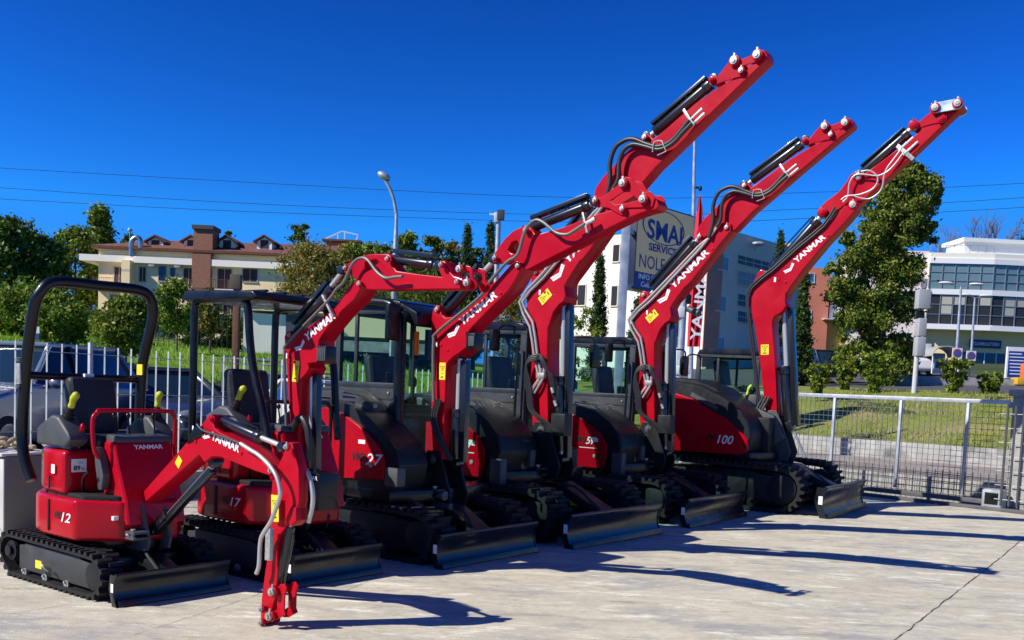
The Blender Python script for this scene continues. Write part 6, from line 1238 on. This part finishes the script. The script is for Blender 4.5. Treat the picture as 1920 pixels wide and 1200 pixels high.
def exc100(root):
    g = GEO['m100']
    undercarriage(root, -3.15, -.42, .72, .93, .45, 1.16, .45, -1.85, True)
    deck(root, -1.95, -1.08, -1.25, -3.05, .76, .88)
    red = [(-2.66, 1.75), (-2.572, 1.752), (-2.223, 1.665), (-1.873, 1.485), (-1.632, 1.373), (-1.46, 1.235), (-1.317, 1.09), (-1.278, .92), (-1.40, .84), (-2.9, .83), (-2.96, 1.3), (-2.88, 1.74)]
    red = [red[0]]+red[1:3]+red[3:]
    band = [(-2.8, 1.93), (-2.445, 1.931), (-2.137, 1.89), (-1.722, 1.715), (-1.446, 1.539), (-1.307, 1.358), (-1.25, 1.174), (-1.26, .95)]
    top = [(-2.85, 1.99), (-2.3, 1.96), (-1.95, 1.84), (-1.65, 1.66), (-1.5, 1.45)]
    x1 = -1.25
    outer = [(-3.0, .84), (-1.33, .82)]+list(reversed(band))+[(-2.95, 1.88), (-3.05, 1.5)]
    MB().prism(outer, -1.09, -.05).build('engine_cover', GRYD, root, bevel=.05, seg=3)
    plate('side_door', [(-2.9, .83), (-1.40, .84), (-1.278, .92), (-1.29, 1.09), (-1.46, 1.235), (-1.632, 1.373), (-1.873, 1.485), (-2.223, 1.665), (-2.572, 1.752), (-2.88, 1.76), (-2.96, 1.3)], -1.13, -1.07, REDD, root, bev=.014)
    MB().bar((-2.25, -1.132, 1.74), (-1.80, -1.132, 1.53), .004, .07, (0, 0, 1)).build('trim_strip', GRYM, root)
    MB().prism([(-2.9, 1.6), (-1.5, 1.3), (-1.62, 1.62), (-1.95, 1.86), (-2.3, 1.98), (-2.85, 2.01)], -.9, -.0).build('hood_top', GRYD, root, bevel=.05, seg=3)
    MB().box(-3.0, -1.5, -.05, 1.08, .86, 1.25).box(-3.12, -2.75, -.8, .9, .86, 1.8).build('rear_body', GRYD, root, bevel=.08, seg=3)
    cab(root, -2.70, -1.62, .10, 1.05, 1.2, 1.78, 2.52, post=.35)
    lever(root, -1.80, .05, 1.62, .34, .25, mat('lime_grip', (.35, .6, .05), .5))
    MB().box(-1.85, -1.6, .05, .2, 1.5, 1.78).build('control_console', GRYM, root, bevel=.03)
    MB().box(-1.75, -1.15, -.55, .35, .84, 1.42).build('front_frame', GRYD, root, bevel=.03)
    MB().prism([(-1.75, 1.3), (-1.2, .95), (-1.0, 1.1), (-1.18, 1.45), (-1.62, 1.62)], -.30, -.17).build('boom_support', GRYM, root, bevel=.02)
    profile_text(root, '100', -1.98, .99, -1.135, .47, .135, 'SV')
    mirror(root, -2.75, -.35, 2.2, .16, .28, (-2.66, .1, 2.4)); mirror(root, -1.45, 1.25, 2.2, .16, .28, (-1.62, 1.05, 2.4))
    front(root, g, .16, SZ['m100'], .15)
    t = g['tiplink']; a = Vector((t[0][0], 0, t[0][1])); b = Vector((t[1][0], 0, t[1][1])); u = (b-a).normalized(); v = Vector((-u.z, 0, u.x)); pts = []
    for i in range(9): an = R(90+i*22.5); q = a+(u*math.cos(an)+v*math.sin(an))*.075; pts.append((q.x, q.z))
    for i in range(9): an = R(-90+i*22.5); q = b+(u*math.cos(an)+v*math.sin(an))*.075; pts.append((q.x, q.z))
    for y in (-.21, .18): plate('tip_link', pts, y, y+.03, mat('zinc_plate', (.50, .62, .68), .35, metal=.7, var=.1, vscale=8), root, bev=.005)
    for q in (a, b): pin(root, q.x, q.z, -.21, .05, ZINC, .05)
    e = Vector((g['hose'][-1][0], -.20, g['hose'][-1][1]))
    for dx in (0, .07): MB().bar(e+Vector((-.08+dx, 0, .02-dx)), e+Vector((.12+dx, 0, .20-dx)), .03, .03).build('hose_fitting', ZINC, root, bevel=.004)
    MB().bar(e+Vector((-.10, 0, .10)), e+Vector((.14, 0, -.12)), .02, .06).build('valve_block', ZINC, root, bevel=.004)
    fx, fz = g['foot'][0]
    for i in range(3):
        MB().tube([(fx-.12+.05*i, -.20, 1.75), (fx-.22+.05*i, -.24, 1.5), (fx-.28+.05*i, -.22, 1.3), (fx-.1+.04*i, -.2, 1.12)], .02, 8, 4).build('hydraulic_hose', HOSEB, root)
    for i in range(4):
        MB().cyl((-.86+.05*i, -.21, 1.22-.10*i), (-.82+.05*i, -.21, 1.12-.10*i), .022, 8).build('hose_fitting', ZINC, root)

def open_body(root, num, k=1.0, c=-1.0, dz=0.0):
    def X(s): return c+(s+1.0)*k
    def Z(z): return z*(1+(k-1)*.6)+dz
    def arc(r, a0, a1, n=9, cx=-1.02): return [(X(cx)+math.cos(R(a0+(a1-a0)*i/(n-1)))*r*k*1.05, math.sin(R(a0+(a1-a0)*i/(n-1)))*r*k*.88) for i in range(n)]
    MB().plan(arc(.54, 100, 260)+[(X(-.62), -.475*k), (X(-.36), -.24*k), (X(-.30), .20*k), (X(-.62), .475*k)], Z(.40), Z(.71)).build('lower_body', REDD, root, bevel=.035*k, seg=3)
    MB().plan(arc(.50, 105, 255)+[(X(-.80), -.455*k), (X(-.80), .455*k)], Z(.725), Z(1.07)).build('seat_housing', REDD, root, bevel=.06*k, seg=4)
    MB().plan(arc(.47, 105, 255)+[(X(-.82), -.42*k), (X(-.60), -.42*k), (X(-.40), -.24*k), (X(-.36), .24*k), (X(-.6), .42*k)], Z(.70), Z(.745)).build('floor_mat', BLKR, root, bevel=.012)
    MB().box(X(-1.2), X(-.45), -.3*k, .3*k, Z(.36), Z(.42)).build('swing_frame', BLK, root, bevel=.01)
    p = [(X(-.66), Z(.52)), (X(-.30), Z(.52)), (X(-.34), Z(.72)), (X(-.46), Z(.98)), (X(-.52), Z(1.15)), (X(-.66), Z(1.15))]
    MB().prism(p, -.225*k, .275*k).build('front_panel', REDD, root, bevel=.035*k, seg=3)
    MB().prism([(X(-.67), Z(1.10)), (X(-.51), Z(1.14)), (X(-.53), Z(1.19)), (X(-.67), Z(1.20))], -.20*k, .28*k).build('instrument_cover', GRYM, root, bevel=.02)
    d = Vector((X(-.52)-X(-.46), 0, Z(1.15)-Z(.98))).normalized()
    text('lettering', 'YANMAR', (X(-.505)+.012, -.07*k, Z(1.09)), (0, 1, 0), d, .25*k, .034*k, WHT, root, bold=.03, ext=.004)
    sx = X(-1.18); seat(root, sx, 0, Z(1.07), .92*k)
    for s in (-1, 1):
        MB().prism([(X(-1.22), Z(1.09)), (X(-.80), Z(1.09)), (X(-.72), Z(1.14)), (X(-.76), Z(1.20)), (X(-.90), Z(1.32)), (X(-1.0), Z(1.33)), (X(-1.22), Z(1.22))], s*.38*k-.08, s*.38*k+.08).build('control_console', GRYM, root, bevel=.03, seg=3)
        lever(root, X(-.90), s*.38*k, Z(1.30), .24, .5 if s < 0 else .15)
    MB().tube([(X(-.82), -.33*k, Z(1.08)), (X(-.78), -.33*k, Z(1.22))], .008, 6, 1).ell((X(-.77), -.33*k, Z(1.24)), (.02, .02, .035)).build('red_lever', RED, root)
    for y in (-.14, -.02, .10, .20):
        MB().tube([(X(-.62), y*k, Z(1.14)), (X(-.66), y*k, Z(1.32))], .007, 6, 1).ell((X(-.66), y*k, Z(1.34)), (.018, .018, .024)).build('hand_lever', BLK, root)
    hp = [(X(-.60), -.26*k, Z(1.00)), (X(-.60), -.33*k, Z(1.08)), (X(-.62), -.335*k, Z(1.30)), (X(-.62), -.30*k, Z(1.36)), (X(-.62), -.24*k, Z(1.38)), (X(-.62), .28*k, Z(1.38)), (X(-.62), .345*k, Z(1.36)), (X(-.62), .37*k, Z(1.30)), (X(-.62), .37*k, Z(1.0))]
    MB().tube(hp, .017, 10, 5).build('guard_rail', REDD if num == '12' else GRYD, root, smooth=60)
    profile_text(root, num, X(-.90), Z(.53), -.475*k-.002, .24*k, .072*k)
    MB().box(X(-.80)+.001, X(-.80)+.004, -.40*k, -.28*k, Z(.90), Z(1.0)).build('noise_sticker', WHT, root, smooth=0)
    text('sticker_number', '89', (X(-.80)+.004, -.385*k, Z(.912)), (0, 1, 0), (0, 0, 1), .055*k, .038*k, BLKD, root, bold=.03)
    text('sticker_lettering', 'dB', (X(-.80)+.004, -.32*k, Z(.915)), (0, 1, 0), (0, 0, 1), .02*k, .018*k, BLKD, root)
    text('sticker_lettering', 'LWA', (X(-.80)+.004, -.35*k, Z(.965)), (0, 1, 0), (0, 0, 1), .04*k, .016*k, mat('blue_decal', (.03, .1, .4), .5), root)
    MB().box(X(-.985), X(-.935), -.459*k, -.4555*k, Z(.88), Z(.95)).build('white_sticker', WHT, root, smooth=0)
    MB().box(X(-.405), X(-.375), -.30*k, -.26*k, Z(.57), Z(.60)).build('plate', WHT, root, smooth=0)
    MB().box(X(-1.0), X(-.98), -.478*k-.001, -.470*k, Z(.44), Z(.68)).build('panel_seam', BLKD, root)
    MB().box(X(-1.03), X(-1.015), -.458*k, -.448*k, Z(.76), Z(.86)).build('vent_slot', BLKD, root)
    MB().plan([(X(-.70), -.20*k), (X(-.56), -.20*k), (X(-.56), .25*k), (X(-.70), .25*k)], Z(1.0), Z(1.03)).build('panel_shelf', BLK, root, bevel=.006)
    for y_ in (-.18, .23): MB().cyl((X(-.40)+.0, y_*k, Z(.80)), (X(-.375), y_*k, Z(.79)), .010, 10).build('bolt', RED, root)
    MB().tube([(X(-.75), -.33*k, Z(.76)), (X(-.70), -.36*k, Z(.86)), (X(-.62), -.36*k, Z(.92))], .012, 8, 3).build('foot_pedal', BLK, root)
    return X, Z

def exc12(root):
    g = GEO['m12']
    undercarriage(root, -1.72, -.20, .34, .41, .18, .485, .23, -1.0)
    open_body(root, '12', 1.0)
    hoop = [(-1.24, -.48, .80), (-1.33, -.50, 1.0), (-1.35, -.50, 1.25), (-1.30, -.50, 1.7), (-1.20, -.50, 2.1), (-1.15, -.47, 2.26), (-1.13, -.36, 2.35), (-1.13, 0, 2.36), (-1.13, .36, 2.36), (-1.15, .48, 2.28), (-1.17, .50, 2.12), (-1.27, .50, 1.85), (-1.31, .50, 1.7), (-1.33, .50, 1.4), (-1.33, .50, 1.0)]
    h = MB().tube(hoop, .043, 16, 5).build('rollover_hoop', BLK, root, smooth=60)
    MB().tube([(-1.34, -.50, 1.62), (-1.33, .50, 1.62)], .032, 14, 1).build('cross_bar', BLK, h, smooth=60)
    MB().box(-1.31, -1.28, -.03, .05, 1.60, 1.65).build('white_label', WHT, h, bevel=.001)
    MB().box(-1.30, -1.22, .445, .455, 1.66, 1.75).build('warning_sticker', YEL, h, smooth=0)
    for s in (-1, 1): MB().box(-1.36, -1.30, s*.54-.012, s*.54+.012, 1.55, 1.71).cyl((-1.33, s*.50, 1.74), (-1.33, s*.57, 1.74), .016).cyl((-1.33, s*.50, 1.54), (-1.33, s*.57, 1.54), .016).build('hinge', ZINC, h, bevel=.004)
    front(root, g, .075, SZ['m12'], .18)
    MB().box(g['hose'][9][0]+.03, g['hose'][9][0]+.08, -.12, -.086, g['hose'][9][1]-.16, g['hose'][9][1]+.06).build('hose_block', ZINC, root, bevel=.006)
    MB().prism([(1.316, .843), (1.369, .842), (1.373, .754), (1.322, .708), (1.261, .741)], -.05, .05).build('cylinder_bracket', RED, root, bevel=.01)
    MB().tube([(1.22, .04, 1.13), (1.291, .04, 1.111), (1.367, .04, 1.071), (1.419, .04, .969), (1.428, .04, .864), (1.392, .04, .736)], .016, 10, 5).build('hydraulic_hose', HOSEG, root, smooth=60)
    q = g['diamond'][0]; MB().quad((q[0]-.045, -.0765, q[1]-.01), (q[0]-.0, -.0765, q[1]-.05), (q[0]+.045, -.0765, q[1]+.012), (q[0], -.0765, q[1]+.05)).build('warning_sticker', YEL, root, smooth=0)
    MB().box(-1.08, -.99, -.527, -.52, .14, .20).build('warning_sticker', YEL, root, smooth=0)
    MB().tube([(-.96, -.52, .16), (-.94, -.55, .19), (-.90, -.55, .17), (-.90, -.52, .14)], .010, 8, 4).build('tie_hook', ZINC, root)
    MB().prism([(-.60, .78), (-.55, .78), (-.53, .90), (-.58, 1.02), (-.64, 1.10), (-.67, 1.10), (-.64, .95)], -.30, -.235).build('pedal_bracket', GRYM, root, bevel=.01)
    MB().tube([(-.72, -.10, .80), (-.66, -.14, .86), (-.60, -.16, .88)], .008, 6, 3).build('pedal', CHR, root)
    MB().tube([(.34, -.095, 1.33), (.42, -.10, 1.29), (.60, -.10, 1.265), (.80, -.10, 1.235), (.98, -.10, 1.185)], .009, 8, 4).build('hydraulic_hose', HOSEB, root)
    MB().prism([(.20, 1.18), (.28, 1.30), (.38, 1.32), (.40, 1.26), (.30, 1.22)], -.09, .09).build('hose_guard', BLK, root, bevel=.012)

def exc17(root):
    g = GEO['m17']
    undercarriage(root, -1.75, -.18, .38, .44, .22, .50, .26, -1.0)
    X, Z = open_body(root, '17', 1.10, -1.06, .02)
    for s in (-1, 1):
        MB().tube([(-1.50, s*.45, 1.1), (-1.50, s*.45, 1.7), (-1.50, s*.45, 2.22), (-1.47, s*.45, 2.32), (-1.38, s*.45, 2.345), (-.88, s*.45, 2.345), (-.79, s*.45, 2.32), (-.75, s*.45, 2.22), (-.72, s*.45, 2.0), (-.66, s*.45, 1.75), (-.52 if s < 0 else -.62, s*.45, 1.4), (-.44 if s < 0 else -.58, s*.45, 1.15)], .034, 14, 5).build('canopy_post', BLK, root, smooth=60)
    MB().prism([(-1.62, 2.34), (-.60, 2.32), (-.55, 2.35), (-.62, 2.40), (-1.55, 2.42)], -.52, .52).build('canopy_roof', BLK, root, bevel=.02, seg=3)
    for y in (-.3, -.1, .1, .3): MB().box(-1.5, -.7, y-.02, y+.02, 2.41, 2.43).build('roof_rib', BLK, root, bevel=.006)
    MB().cyl((X(-.40), -.36, .52), (X(-.40), -.36, .74), .045, 16).build('red_cylinder', REDD, root, bevel=.008)
    front(root, g, .095, SZ['m17'], .18)
    lx, lz = g['light'][0]
    MB().box(lx-.06, lx+.06, -.12, .0, lz-.075, lz+.065).build('work_light', BLK, root, bevel=.012)
    for i in range(5): MB().box(lx-.05+i*.022, lx-.036+i*.022, -.1215, -.12, lz-.06, lz+.05).build('work_light_lens', GRYM, root)
    MB().box(g['foot'][0][0]+.1, g['foot'][0][0]+.34, -.13, .10, .58, .90).build('front_guard', BLK, root, bevel=.02)
    text('lettering', 'YANMAR', (g['foot'][0][0]+.12, -.1315, .84), (1, 0, 0), (0, 0, 1), .20, .034, WHT, root, bold=.03)
    e = Vector((g['hose'][5][0], -.13, g['hose'][5][1]))
    MB().bar(e+Vector((-.06, 0, .06)), e+Vector((.08, 0, -.12)), .03, .02).build('pipe_clamp', ZINC, root, bevel=.003)
    fx, fz = g['foot'][0]
    MB().tube([(fx-.02, -.13, 1.25), (fx+.08, -.13, 1.36), (fx+.18, -.13, 1.25), (fx+.20, -.13, 1.0)], .03, 10, 4).build('hose_sleeve', HOSEB, root)

MACH = {'m12': ((-2.468, 7.254), -37), 'm17': ((-1.399, 8.196), -37), 'm27': ((-.139, 9.503), -36.6), 'm57a': ((1.285, 11.155), -37.7), 'm57b': ((2.884, 13.35), -35), 'm100': ((5.273, 15.187), -33)}
GRP = 'red mini excavators parked side by side in a row'
LB = {
 'm12': 'smallest red excavator at left end, open seat under black hoop, arm folded down',
 'm17': 'small red excavator numbered 17 with a four post black canopy',
 'm27': 'red excavator numbered 27 with rounded cab, arm ending in front of billboard',
 'm57a': 'red excavator numbered 57 whose arm reaches the highest in the photo',
 'm57b': 'red excavator with square cab directly left of the largest one',
 'm100': 'largest red excavator at the right end with sloping black hood, numbered 100'}
def mroot(k):
    (x, y), a = MACH[k]; return thing('mini_excavator' if k != 'm100' else 'midi_excavator', LB[k], 'excavator', (x, y, 0), R(a), GRP)
r12 = mroot('m12'); exc12(r12)
r17 = mroot('m17'); exc17(r17)
r27 = mroot('m27'); exc27(r27)
r57 = mroot('m57b'); exc57(r57)
r57a = copy_tree(r57); r57a.location = (*MACH['m57a'][0], 0); r57a.rotation_euler = (0, 0, R(MACH['m57a'][1])); r57a['label'] = LB['m57a']
r100 = mroot('m100'); exc100(r100)
